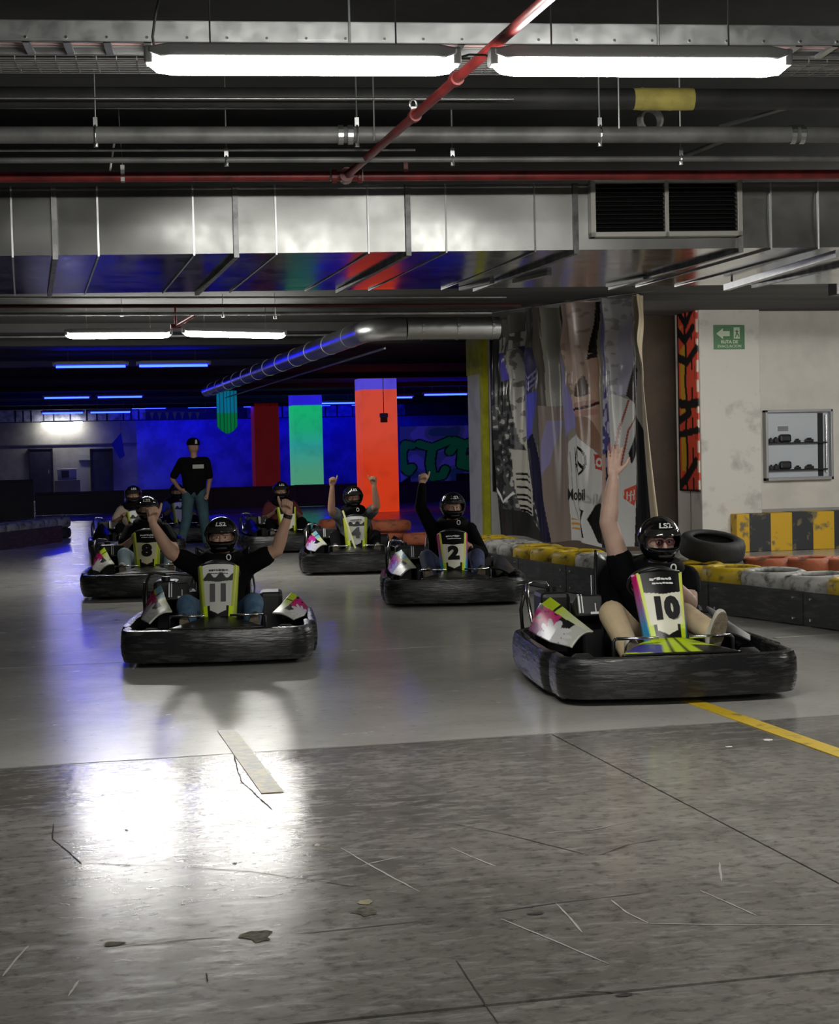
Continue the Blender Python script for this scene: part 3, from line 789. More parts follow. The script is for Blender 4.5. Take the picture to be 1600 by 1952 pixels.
# ------------------------------------------------------------------ tyres and barriers
def glow(name, s):
    # small emission added so the print shows under the blue tubes
    m = mat(name, vcol=True, rough=.7); nt = m.node_tree; b = nt.nodes['Principled BSDF']
    a = [n for n in nt.nodes if n.type == 'ATTRIBUTE'][0]
    nt.links.new(a.outputs['Color'], b.inputs['Emission Color']); b.inputs['Emission Strength'].default_value = s
    return m
def tyre_mesh(r=.29, w=.2, m=None, name='tyre', n=28):
    pr = [(r*.62, -w*.36), (r*.66, -w*.46), (r*.80, -w*.5), (r*.95, -w*.40), (r, -w*.22), (r, w*.22), (r*.95, w*.40), (r*.80, w*.5), (r*.66, w*.46), (r*.62, w*.36), (r*.70, w*.30), (r*.88, w*.2), (r*.88, -w*.2), (r*.70, -w*.30)]
    me = bpy.data.meshes.new(name)
    mb = MB().lathe(pr, n, closed=True)
    # tread grooves
    me.from_pydata(mb.v, [], mb.f)
    bm = bmesh.new(); bm.from_mesh(me); bmesh.ops.recalc_face_normals(bm, faces=bm.faces); bm.to_mesh(me); bm.free()
    me.polygons.foreach_set('use_smooth', [True] * len(me.polygons))
    me.materials.append(m); return me
M_ty_y = mat('yellow_tyre_paint', (.58,.40,.012), .55, col2=(.12,.1,.05), vscale=9, lo=.54, hi=.66, detail=10, bump=.2, bscale=25)
M_ty_w = mat('white_tyre_paint', (.46,.45,.42), .6, col2=(.09,.09,.085), vscale=9, lo=.5, hi=.66, detail=10, bump=.2, bscale=25)
M_ty_o = mat('orange_tyre_paint', (.33,.085,.032), .7, col2=(.07,.032,.025), vscale=9, lo=.52, hi=.68, detail=10, bump=.2, bscale=25)
M_ty_g = mat('grey_tyre_paint', (.2,.21,.21), .6, col2=(.05,.05,.05), vscale=9, lo=.5, hi=.66, detail=10)
TY = {k: tyre_mesh(m=m) for k, m in (('y', M_ty_y), ('w', M_ty_w), ('o', M_ty_o), ('k', M_rubber), ('g', M_ty_g))}
NAME = {'y': 'yellow painted', 'w': 'white painted', 'o': 'orange painted', 'k': 'black', 'g': 'grey painted'}
def tyre(k, x, y, z, label, group, rot=0.0, tilt=(0, 0), s=1.0):
    o = link('tyre', TY[k]); o.location = (x, y, z); o.rotation_euler = (tilt[0], tilt[1], rot); o.scale = (s, s, s)
    tag(o, label, 'tyre', group); return o
# right-hand barrier: front row two high, fronted by black belt panels
path = [(5.36, 20.6), (5.28, 19.2), (5.34, 17.5), (5.50, 16.0), (5.74, 14.6), (6.08, 13.0), (6.36, 11.4), (6.5, 10.2)]
def along(path, s):
    for i in range(len(path) - 1):
        a, b = Vector(path[i]), Vector(path[i+1]); L = (b - a).length
        if s <= L or i == len(path) - 2: return a + (b - a) * (s / L), (b - a).normalized()
        s -= L
tot = sum((Vector(path[i+1]) - Vector(path[i])).length for i in range(len(path) - 1))
seq = 'ywyyyyww' + 'wwyywywyyww'
s_ = 0; i = 0
while s_ < tot:
    p, d = along(path, s_)
    nx, ny = -d.y, d.x          # away from the track is +x
    off = .33
    q = (p.x + off, p.y)
    k = 'yywwyyywwwyywwywwyyw'[i % 20]
    tyre('k', q[0], q[1], .1, 'black tyre at the foot of the right barrier, behind the belt panels', 'hidden lower tyres of the right barrier', rot=i)
    tyre(k, q[0], q[1], .305, NAME[k] + ' tyre on top of the right barrier, number %d from its far end' % (i + 1) if False else '%s tyre, %s along the top of the right barrier counted from the banner' % (NAME[k], ('first','second','third','fourth','fifth','sixth','seventh','eighth','ninth','tenth','eleventh','twelfth','thirteenth','fourteenth','fifteenth','sixteenth','seventeenth','eighteenth','nineteenth','twentieth')[i]), 'painted tyres of the right barrier', rot=i * .7, tilt=(R(random.uniform(-2, 2)), R(random.uniform(-2, 2))))
    s_ += .60; i += 1
M_belt = mat('black_belt_panel', (.035,.036,.038), .45, col2=(.075,.075,.075), vscale=5, vstretch=(1,1,5), lo=.5, hi=.66, bump=.15, bscale=9, world_co=True)
s_ = 0.0; i = 0
while s_ < tot - .3:
    L = min(1.35, tot - s_)
    p, d = along(path, s_ + .012); q, _ = along(path, s_ + L - .012)
    pm, _ = along(path, s_ + L / 2)
    mb = MB().sweep([(p.x, p.y, 0), (pm.x, pm.y, 0), (q.x, q.y, 0)], [(-.012, .012), (.012, .012), (.012, .285), (-.012, .285)])
    o = mb.build('belt_panel', M_belt); tag(o, 'black rubber belt panel, %s from the banner end of the right barrier' % ('first','second','third','fourth','fifth','sixth','seventh','eighth','ninth')[i], 'barrier panel', 'belt panels of the right barrier')
    for t in (.08, .92):
        for z in (.06, .23):
            c = Vector((p.x, p.y, 0)).lerp(Vector((q.x, q.y, 0)), t)
            MB().tube([(c.x - .03, c.y, z), (c.x - .012, c.y, z)], .012, 8).build('bolt', M_chrome, o)
    s_ += L; i += 1
# second row behind, at the right: orange tyres two high, one loose black tyre on top
for n, px in enumerate((1465, 1545, 1625)):
    c = onz(px, 1068, .41)
    for lv, k in ((.1, 'k'), (.305, 'o')):
        tyre(k, c.x + .25, c.y + .5, lv, ('orange painted tyre below the striped plinth, %s from the loose black tyre' % ('first', 'second', 'third')[n]) if k == 'o' else 'black tyre carrying the orange tyres below the striped plinth', 'orange tyres below the plinth' if k == 'o' else 'lower tyres below the plinth')
c = onz(1372, 1062, .45)
for lv in (.1, .305):
    tyre('k', c.x + .12, c.y + .42, lv, 'black tyre stacked under the loose tilted tyre', 'lower tyres under the loose tyre')
tyre('k', c.x + .1, c.y + .40, .52, 'loose black tyre lying tilted on the right barrier beside the pillar', None, tilt=(R(13), R(3)), s=1.08)
# orange stack in the middle distance
for n, (px, dy) in enumerate(((655, .75), (690, .35), (742, .1), (800, -.25))):
    c = onz(px, 1046, .1)
    for lv, k in ((.085, 'k'), (.255, 'o'), (.425, 'o')):
        if k == 'o' and lv > .4 and n == 3: continue
        wh = ('leftmost', 'second', 'third', 'rightmost')[n]
        tyre(k, c.x + (.06 if lv > .4 else 0), c.y + dy, lv, '%s tyre, %s stack below the orange column%s' % (NAME[k], wh, {.085: ', bottom', .255: ', middle', .425: ', top'}[lv]), 'tyre stacks below the orange column', rot=n + lv * 9).scale.z = .83
# left barrier: grey topped tyres and a dark panel
for n in range(6):
    t = n / 5
    c = onz(-20 + 125 * t, 999 - 15 * t, .42)
    tyre('k', c.x, c.y, .1, 'black tyre at the foot of the left barrier', 'lower tyres of the left barrier')
    tyre('g', c.x, c.y, .305, 'grey painted tyre on the left barrier, %s from the left edge' % ('first','second','third','fourth','fifth','sixth','seventh','eighth')[n], 'grey tyres of the left barrier', rot=n)
a = onz(-60, 1058, 0); b = onz(118, 1033, 0)
tag(MB().beam(a + Vector((0, 0, .15)), b + Vector((0, 0, .15)), .03, .3).build('belt_panel', M_belt), 'dark belt panel in front of the left barrier', 'barrier panel')
# dark low wall of belts across the far end
for n, (x0, x1, y, h) in enumerate(((-2.2, .2, 44, 1.0), (.25, 2.6, 46, .62), (2.65, 5.0, 46, .62), (5.05, 7.4, 46.5, .62), (7.45, 10.2, 47, .62), (10.25, 13, 47, .62))):
    o = MB().box((x0, y, .01), (x1, y + .25, h)).box((x0, y - .03, h - .06), (x1, y + .28, h)).build('far_barrier', mat('dark_barrier', (.02,.02,.03), .6), bevel=.01)
    tag(o, 'low dark barrier block at the far end of the track, %s from the left' % ('first', 'second', 'third', 'fourth', 'fifth', 'sixth')[n], 'barrier', 'far dark barrier blocks')
# furniture at the far wall
c = atY(129, 937, YW - .9)
bx = empty('window_counter', (c.x, YW - .9, 0)); tag(bx, 'small pale booth counter between the two dark doors', 'counter')
MB().box((-.45, -.2, 0), (.45, .3, .75)).build('counter_body', mat('dull_board', (.2,.19,.17), .7), bx, bevel=.02)
MB().box((-.34, -.05, .75), (.34, .2, 1.15)).build('box', mat('pale_box', (.5,.48,.46), .6), bx, bevel=.02)
MB().box((-.2, -.07, .83), (.06, -.05, 1.08)).build('screen', M_black, bx)
c = atY(162, 870, YW)
tag(MB().box((c.x - .22, YW - .04, c.z - .1), (c.x + .22, YW, c.z + .1)).box((c.x - .24, YW - .06, c.z - .13), (c.x + .24, YW - .01, c.z - .1)).build('wall_sign', mat('dull_sign', (.36,.37,.37), .6)), 'small pale sign with a dark lower edge beside the right far door', 'sign')
P = [atY(px, py, YW - .6) for px, py in ((212, 847), (231, 824), (238, 869), (229, 875))]
mb = MB(); mb.add([(q.x, q.y, q.z) for q in P] + [(q.x, q.y + .02, q.z) for q in P], [(0,1,2,3), (7,6,5,4), (0,4,5,1), (1,5,6,2), (2,6,7,3), (3,7,4,0)])
fl = mb.build('pennant_flag', mat('blue_flag', (.05,.06,.3), .6)); tag(fl, 'blue kite shaped flag hanging by the far wall', 'flag')
MB().tube([(P[1].x, P[1].y, P[1].z), (P[1].x, P[1].y, 3.37)], .006, 6).build('cord', M_black, fl)
# string of small pale pennants
st = empty('pennant_string', (atY(330, 790, 58).x, 58, 3.2)); tag(st, 'string of small white pennants under the far soffit', 'pennants')
for n in range(8):
    q = atY(275 + 14.5 * n, 786, 58)
    MB().prism([(q.x - st.location.x - .07, q.z - 3.2), (q.x - st.location.x, q.z - 3.5 + .04), (q.x - st.location.x + .07, q.z - 3.2)], -.004, .004, 'y').build('pennant', mat('white_cloth', (.6,.6,.62), .8), st)
a = atY(255, 783, 58); b = atY(392, 786, 58)
MB().tube([Vector((a.x, 58, 3.37)) - st.location, a - st.location, b - st.location, Vector((b.x, 58, 3.37)) - st.location], .006, 6).build('cord', M_white, st)
# hanging cyan-green cloth
c = atY(432, 745, 38.5)
def cloth(u, v):
    return (-.24 + .48*u, .05 * math.sin(u * 14), -(.80 + .18 * math.sin(PI*u)) * v)
hc = MB().sheet(30, 24, cloth).build('hanging_cloth', glow('cloth_print', .35), smooth=True, solid=.006)
hc.location = (c.x, 38.5, c.z); tag(hc, 'turquoise and green strip cloth hanging at the end of the round duct', 'cloth')
def _cl(i, co):
    d = abs(math.sin(co[0] * 40)) < .35
    b_ = s2l(10, 150, 190) if co[2] > -.5 else s2l(10, 150, 80)
    return (.01, .03, .08) if d else b_
paint(hc, _cl)
MB().tube([(0, 0, 0), (0, 0, 3.37 - c.z)], .006, 6).build('cord', M_black, hc)
# hanging pull box in front of the orange column
c = atY(732, 796, 37.5)
pb = empty('pull_switch', (c.x, 37.5, c.z)); tag(pb, 'hanging control box on a cable in front of the orange column', 'control box')
MB().box((-.075, -.05, -.11), (.075, .05, .0)).build('box', mat('dull_red_box', (.4,.05,.03), .5), pb, bevel=.01)
MB().box((-.09, -.06, .0), (.09, .06, .1)).build('cover', mat('violet_cover', (.25,.18,.6), .5), pb, bevel=.02)
MB().tube([(0, 0, .1), (0, 0, 3.37 - c.z)], .008, 6).build('cable', M_black, pb)

# graffiti: thin paint on the far blue wall
def graff(i, co):
    x, z = (co[0] - gx) / gw, (co[2] - gz) / gh
    base = s2l(70, 70, 150)
    gr_, blk, vio = s2l(20, 110, 70), (.003, .003, .008), s2l(90, 80, 200)
    c = base
    n1 = mnoise.noise(Vector((x * 5, z * 5, 2)))
    if n1 > .05: c = vio
    if n1 < -.3: c = s2l(40, 60, 120)
    L = [[(.02,.62),(.07,.74),(.14,.72)], [(.02,.62),(.03,.42),(.10,.34),(.14,.4)], [(.24,.74),(.40,.68),(.62,.78)], [(.40,.68),(.37,.45),(.40,.25),(.52,.27),(.56,.36)], [(.68,.78),(.82,.72),(.98,.8)], [(.78,.72),(.76,.42),(.96,.36)], [(.82,.5),(.98,.55)], [(.62,.62),(.68,.70)]]
    d = min(lined(x, z, l) for l in L)
    if d < .075: c = blk
    if d < .055: c = gr_
    if z < .18 + .1 * math.sin(x * 9) and (x > .72 or x < .12): c = blk
    if .70 < x < .95 and z < .3: c = blk
    return c
ga = atY(763, 850, YW - .05); gb = atY(915, 850, YW - .05)
gx, gw = ga.x, gb.x - ga.x; gz = atY(830, 942, YW).z; gh = atY(830, 812, YW).z - gz
go = MB().sheet(110, 90, lambda u, v: (gx + gw*u, YW - .024, gz + gh*v)).build('graffiti', glow('graffiti_paint', .10), wb2)
paint(go, graff)

# ------------------------------------------------------------------ exit sign, cabinet
c = atY(1390, 643, PY); sw, sh_ = .455, .335
sg = empty('exit_sign', (c.x, PY - .01, c.z)); tag(sg, 'green evacuation route sign with white arrow and running figure on the cream pillar', 'sign')
M_sg = mat('green_sign', (.035,.15,.05), .45); M_sw = mat('sign_white', (.5,.6,.42), .5)
MB().box((-sw/2, -.006, -sh_/2), (sw/2, .006, sh_/2)).build('plate', M_sg, sg)
MB().prism([(-.195, .05), (-.095, -.025), (-.095, .015), (.005, .015), (.005, .085), (-.095, .085), (-.095, .125)], -.009, -.006, 'y').build('arrow', M_sw, sg)
MB().box((.065, -.009, -.02), (.155, -.006, .135)).build('doorway', M_sw, sg)
MB().tube([(.11, -.011, .112), (.111, -.011, .111)], .012, 8).beam((.108, -.011, .095), (.112, -.011, .05), .003, .022, up=(1, 0, 0)).beam((.112, -.011, .052), (.085, -.011, .0), .003, .014, up=(1, 0, .3)).beam((.112, -.011, .052), (.135, -.011, .03), .003, .014, up=(0, 0, 1)).beam((.135, -.011, .035), (.14, -.011, .0), .003, .012, up=(1, 0, 0)).beam((.085, -.011, .085), (.14, -.011, .08), .003, .01, up=(0, 0, 1)).build('running_figure', M_sg, sg)
text_obj('sign_lettering', 'RUTA DE', .062, M_sw, sg, frame_M((.0, -.009, -.065), (1, 0, 0), (0, -1, 0)), bold=.002)
text_obj('sign_lettering', 'EVACUACION', .055, M_sw, sg, frame_M((.0, -.009, -.125), (1, 0, 0), (0, -1, 0)), bold=.0005)

ca = atY(1457, 917, PY + .2); cb_ = atY(1583, 780, PY + .2)
cw, ch = cb_.x - ca.x, cb_.z - ca.z
cab = empty('wall_cabinet', (ca.x, PY + .22, ca.z)); tag(cab, 'grey recessed wall cabinet with two shelves of black gear', 'cabinet')
M_cab = mat('cabinet_paint', (.46,.49,.53), .4); M_cf = mat('cabinet_frame', (.36,.36,.36), .4, .4)
MB().box((.03, -.02, .03), (cw - .03, -.012, ch - .03)).build('back_panel', M_cab, cab)
for a, b in (((0, -.11, 0), (cw, 0, .045)), ((0, -.11, ch - .035), (cw, 0, ch)), ((0, -.11, 0), (.035, 0, ch)), ((cw - .035, -.11, 0), (cw, 0, ch))):
    MB().box(a, b).build('frame', M_cf, cab, bevel=.005)
MB().tube([(cw - .085, -.06, .1), (cw - .085, -.06, ch - .08)], .014, 8).build('side_rod', M_chrome, cab)
MB().box((cw - .2, -.03, .05), (cw - .12, -.02, ch - .05)).build('dark_strip', M_darkmetal, cab)
MB().box((.22, -.024, ch * .7), (.38, -.02, ch * .77)).build('label_plate', mat('grey_plate', (.18,.18,.19), .5), cab)
for z in (ch * .52, ch * .14):
    MB().box((.035, -.105, z), (cw - .09, -.02, z + .02)).build('shelf', M_darkmetal, cab)
for nm, z in (('upper', ch * .52 + .02), ('lower', ch * .14 + .02)):
    o = MB().box((.22, -.1, z), (.40, -.03, z + .115)).build('gear_pouch', M_black, bevel=.03); o.location = cab.location
    tag(o, 'black gear pouch on the %s shelf of the wall cabinet' % nm, 'pouch')
    for j, (x0, w, h) in enumerate(((.07, .05, .05), (.14, .06, .06), (.46, .08, .03), (.62, .12, .04))):
        o = MB().box((x0, -.09, z), (x0 + w, -.04, z + h)).tube([(x0 + w/2, -.065, z + h), (x0 + w/2, -.065, z + h + .02)], w * .3, 8).build('hose_fitting', M_black, bevel=.008); o.location = cab.location
        tag(o, 'small black fitting on the %s cabinet shelf, %s from the left' % (nm, ('first', 'second', 'third', 'fourth')[j]), 'fitting', 'fittings in the wall cabinet')

# ------------------------------------------------------------------ printed banner hanging as a curtain
BA, BB = Vector((6.28, 21.85)), Vector((7.50, 18.95))
bd = (BB - BA); bl = bd.length; bd.normalize(); bn = Vector((bd.y, -bd.x))
if bn.x > 0: bn = -bn
NU, NV = 330, 440
def banner(u, v):                       # v: 0 top, 1 bottom
    top = 3.36 - .10 * max(0, 1 - u / .25) - .05 * abs(math.sin(u * 21)) * (1 - .5 * u)
    bot = .32 - .10 * u + .03 * math.sin(u * 17)
    env = .25 + .75 * math.exp(-v * 1.2)
    k = u * 2 * PI
    fold = .10 * math.sin(k * 4.2 + .8 * math.sin(v * 3)) * (.35 + .65 * (1 - v)) + .06 * math.sin(k * 9 + 1.2 + 2 * v) * (1 - .75 * v) + .026 * math.sin(k * 17 + 3 * v + math.sin(k * 3)) * (1 - .8 * v)
    sw_ = .05 * math.sin(v * 2.5 + u * 6)
    # catenary drapes between hooks near the top
    ph = (u * 5.5) % 1
    dr = .10 * math.sin(PI * ph) * math.sin(PI * min(1, v / .35)) * math.cos(v * 26 + 3 * ph)
    if v > .45: dr = 0
    wid = .90 + .10 * v
    s2 = bl * (.0 + u * wid)
    q = BA + bd * s2 + bn * (fold + sw_ + dr * .35)
    return (q.x, q.y, top + (bot - top) * v)
bo = MB().sheet(NU, NV, banner).build('printed_banner', mat('banner_vinyl', vcol=True, rough=.22, spec=.65), smooth=True, solid=.004)
tag(bo, 'grey printed racing banner hung as a creased curtain left of the pillar', 'banner')
def banner_print(i, co):
    # the print, with fold shade put into some colours, laid out on the cloth: x 945-1272 across, y 557-1042 down
    u = (i % (NU + 1)) / NU; v = (i // (NU + 1)) / NV
    x = 945 + u * (290 + 37 * v); y = 557 + 485 * v
    n = mnoise.noise(Vector((x * .05, y * .03, 1.5))); n2 = mnoise.noise(Vector((x * .16, y * .09, 7.5)))
    def A(*pts): return inpoly(x, y, pts)
    def Ln(w, *pts): return lined(x, y, pts) < w
    C = lambda *c: c
    c = C(122, 117, 112)
    if x < 1032: c = C(104, 103, 102) if n > 0 else C(82, 82, 84)
    if x < 956: c = C(34, 34, 36)
    if 1028 < x < 1046: c = C(72, 67, 63)
    if 1046 <= x < 1062: c = C(132, 132, 122)
    if 1062 <= x < 1075: c = C(134, 130, 146)
    if y > 760 and 1030 < x < 1086: c = C(112, 101, 96)
    if A((1046,790),(1062,790),(1048,880),(1030,918),(1030,900)): c = C(116, 111, 146)
    if A((1068,640),(1090,735),(1104,800),(1078,830),(1072,760)): c = C(122, 117, 168)
    if A((954,628),(966,636),(986,770),(976,790),(962,705)): c = C(78, 72, 158)
    # dark picture of a racing car at the left
    if A((945,700),(986,690),(1012,760),(1040,1042),(930,1042),(940,800)):
        c = C(62, 62, 64) if n2 > -.1 else C(34, 34, 36)
        if n2 > .35: c = C(140, 139, 134)
    if A((968,640),(985,632),(1002,790),(1014,860),(1002,884),(984,835)): c = C(158, 156, 148) if n2 > -.3 else C(96, 96, 92)
    if A((976,850),(1011,862),(1012,930),(1008,992),(984,992),(978,930)):
        c = C(150, 148, 140)
        for yy in (906, 918, 935, 952, 962, 976, 985):
            if abs(y - yy - (x - 990) * .15) < 2.4 and 980 < x < 1006: c = C(14, 14, 15)
    if Ln(2.5, (956, 966), (976, 948)) or Ln(1.5, (938, 912), (953, 964)): c = C(205, 205, 202)
    if A((930,976),(1000,990),(1038,1042),(930,1042)): c = C(30, 30, 31)
    if Ln(2, (1018, 982), (1026, 962)): c = C(150, 150, 146)
    if 598 < y < 632 and 954 < x < 1002 and (int((x - 954) / 4.2) % 2 == 0) and n2 > -.35: c = C(205, 200, 190)
    if A((1002,590),(1012,575),(1015,625),(1006,640)): c = C(168, 170, 150)
    if A((986,630),(1032,640),(1022,752),(1010,745)): c = C(54, 54, 92)
    for k in range(3):
        if abs(y - (700 + k * 12 - abs(x - 1019) * 1.6)) < 2.2 and 1002 < x < 1034: c = C(124, 122, 158)
    if A((1007,735),(1030,728),(1021,812),(1013,842),(1004,822)): c = C(74, 74, 176)
    if A((1004,832),(1022,815),(1048,1042),(1026,1042),(1010,920)): c = C(26, 26, 48)
    if A((1064,557),(1073,560),(1092,645),(1080,655)): c = C(42, 38, 36)  # dark diagonal fold, its shade put into the colour
    # pink grey drape and the portrait
    if A((1076,557),(1130,557),(1137,625),(1110,715),(1098,742),(1090,722),(1082,650)): c = C(168, 150, 141) if n2 > -.35 else C(140, 124, 116)
    if A((1127,557),(1144,557),(1143,668),(1120,664)): c = C(24, 18, 15)
    if A((1121,660),(1143,660),(1143,858),(1124,850),(1108,818),(1095,768),(1093,742),(1108,722)):
        t = max(0, min(1, (x - 1118) / 26))
        c = tuple(p_ + (q_ - p_) * t for p_, q_ in zip((176, 150, 136), (122, 98, 86)))
        if Ln(4, (1120, 668), (1134, 661)): c = C(34, 26, 24)
        if A((1110,722),(1116,700),(1120,725),(1121,740),(1113,746),(1107,742)): c = C(74, 60, 54)
        if y > 782 and lined(x, y, [(1104, 800), (1124, 848), (1143, 848)]) < 20: c = C(120, 94, 80)
        if Ln(6, (1106, 779), (1126, 776)): c = C(150, 114, 106)
        if Ln(5, (1102, 764), (1124, 757)): c = C(150, 116, 108)
        if Ln(2.6, (1096, 772), (1114, 768), (1133, 757)): c = C(52, 32, 30)
    if A((1118,848),(1143,852),(1143,884),(1128,878)): c = C(126, 98, 86)
    if 1143 <= x < 1151 and y < 870: c = C(128, 124, 112)  # grey of a vertical fold put into the colour
    if A((1144,557),(1226,557),(1204,640),(1192,748),(1172,757),(1156,748),(1149,700)):
        c = C(158, 157, 164) if n2 > -.2 else C(132, 131, 136)
        if x < 1157: c = C(104, 103, 152)
        if A((1184,610),(1204,610),(1194,745),(1184,745)): c = C(152, 150, 192)
        if Ln(1.5, (1152, 557), (1167, 585)) or Ln(1.5, (1172, 570), (1162, 650)): c = C(206, 204, 200)
    if A((1150,700),(1172,755),(1174,850),(1150,860)): c = C(66, 62, 110) if n2 < .1 else C(150, 148, 190)
    # overalls
    if A((1105,815),(1122,846),(1142,872),(1142,930),(1134,962),(1152,1010),(1150,1042),(1082,1042),(1079,960),(1079,872),(1085,842)):
        c = C(212, 207, 190)
        if Ln(.9, (1088, 860), (1090, 960), (1100, 1000)) or Ln(.9, (1096, 850), (1098, 950)): c = C(130, 126, 118)
        d = math.hypot((x - 1108) / 11.5, (y - 875) / 29.5)
        if .86 < d < 1.04: c = C(14, 14, 14)
        if d < .95:
            for k in range(3):
                a = -PI / 2 + k * 2 * PI / 3
                if segd((x - 1108) / 11.5, (y - 875) / 29.5, (0, 0), (math.cos(a) * .95, math.sin(a) * .95)) < .12: c = C(14, 14, 14)
        if A((1127,860),(1142,862),(1142,892),(1130,889)):
            c = C(152, 50, 44)
            if .4 < math.hypot((x - 1135) / 6, (y - 876) / 11) < .85: c = C(220, 205, 195)
        if A((1083,995),(1105,1000),(1103,1020),(1083,1018)): c = C(196, 120, 62) if int(y / 5) % 2 else C(208, 190, 160)
        if Ln(2, (1104, 975), (1116, 976), (1110, 1000), (1116, 1030)): c = C(20, 20, 20)
    if A((1132,962),(1140,955),(1152,985),(1150,1036),(1140,1034),(1122,992)): c = C(16, 16, 17)
    if A((1142,866),(1154,856),(1154,966),(1142,958)): c = C(160, 133, 122)
    if A((1154,850),(1174,850),(1181,960),(1168,1042),(1148,1042),(1156,960)): c = C(30, 28, 48) if n2 < .25 or y > 940 else C(120, 116, 160)
    if A((1163,840),(1170,832),(1173,868),(1166,880)): c = C(150, 92, 110)
    # cap held up, badge, dark sleeve
    if A((1193,840),(1216,800),(1218,1042),(1180,1042),(1184,900)): c = C(196, 190, 174)
    if A((1170,752),(1181,744),(1215,770),(1217,792),(1202,842),(1196,892),(1181,892),(1172,832)):
        c = C(214, 207, 188)
        if Ln(1.2, (1196, 757), (1188, 810), (1184, 885)) or Ln(1.2, (1216, 770), (1198, 815), (1192, 885)): c = C(130, 66, 54)
    if A((1217,790),(1200,860),(1205,882),(1217,850)): c = C(20, 20, 22)
    if A((1196,932),(1217,920),(1219,945),(1213,964),(1196,948)):
        c = C(172, 70, 52)
        if Ln(1, (1202, 936), (1202, 950)) or Ln(1, (1207, 934), (1207, 954)) or Ln(1, (1212, 932), (1212, 950)) or Ln(1, (1202, 943), (1212, 941)): c = C(222, 205, 190)
    if Ln(1.6, (1196, 930), (1196, 949), (1214, 966), (1219, 945)): c = C(222, 215, 200)
    if A((1204,640),(1218,700),(1218,780),(1193,748)): c = C(50, 44, 46)
    if A((1217,785),(1236,832),(1252,1042),(1217,1042),(1216,850)): c = C(23, 24, 26)
    if A((1206,557),(1236,557),(1246,700),(1262,860),(1274,1042),(1256,1042),(1240,830),(1222,700)): c = C(134, 123, 104)
    return tuple(min(.85, q * 2.1) for q in s2l(*c))
paint(bo, banner_print)
# lettering printed on the overalls
def banner_text(body, u, v, size, m):
    p = Vector(banner(u, v)); q = Vector(banner(u + .01, v))
    t = Vector((bd.x, bd.y, 0)); nrm = Vector((bn.x, bn.y, 0))
    text_obj('banner_lettering', body, size, m, bo, frame_M(p + nrm * .05, t, nrm), bold=.004, sx=.75)
banner_text('Mobil', .515, .80, .20, mat('print_black', (.01,.01,.012), .5))
# line carrying it
MB().tube([Vector(banner(0, 0)) + Vector((-.1, .1, .08)), Vector(banner(1, 0)) + Vector((.3, -.4, .03))], .008, 6).build('hanging_line', M_steel, bo)
# ------------------------------------------------------------------ go-karts.  local axes: x = picture right, -y = nose, z up
M_bump = mat('scuffed_black_bumper', (.014,.014,.015), .36, col2=(.05,.05,.052), vscale=5, vstretch=(1,1,7), lo=.52, hi=.68, bump=.35, bscale=7, rvar=.1, detail=8)
M_frame = mat('kart_frame_steel', (.25,.25,.26), .35, .9)
M_seat = mat('black_seat_shell', (.01,.01,.011), .35)
M_lime = mat('lime_plastic', (.50,.62,.012), .35)
M_print = mat('glossy_print', vcol=True, rough=.3)
M_num = mat('number_black', (.006,.006,.007), .4)
M_numgrey = mat('number_faded', (.07,.07,.075), .4)
M_strk = mat('print_white', (.75,.75,.74), .4)
def wheel_mesh(r, w):
    return [(r*.45, -w*.4), (r*.55, -w*.5), (r*.85, -w*.5), (r, -w*.3), (r, w*.3), (r*.85, w*.5), (r*.55, w*.5), (r*.45, w*.4)]
LIME, WHT, MAG, BLU, BLK, CYN = s2l(196, 222, 30), s2l(226, 220, 210), s2l(214, 30, 120), s2l(50, 150, 205), (.006, .006, .007), s2l(130, 190, 215)

PB, PT = Vector((0, -.60, .295)), Vector((0, -.38, .685))          # number panel, foot and top
def panel_pt(a, v, out=0.0):
    w = .098 + .037 * v
    n = (PT - PB).cross(Vector((1, 0, 0))).normalized()
    if n.y > 0: n = -n
    return PB.lerp(PT, v) + Vector((a * w, 0, 0)) + n * (.025 * (1 - a * a) + out)
PN = (PT - PB).cross(Vector((1, 0, 0))).normalized()
if PN.y > 0: PN = -PN

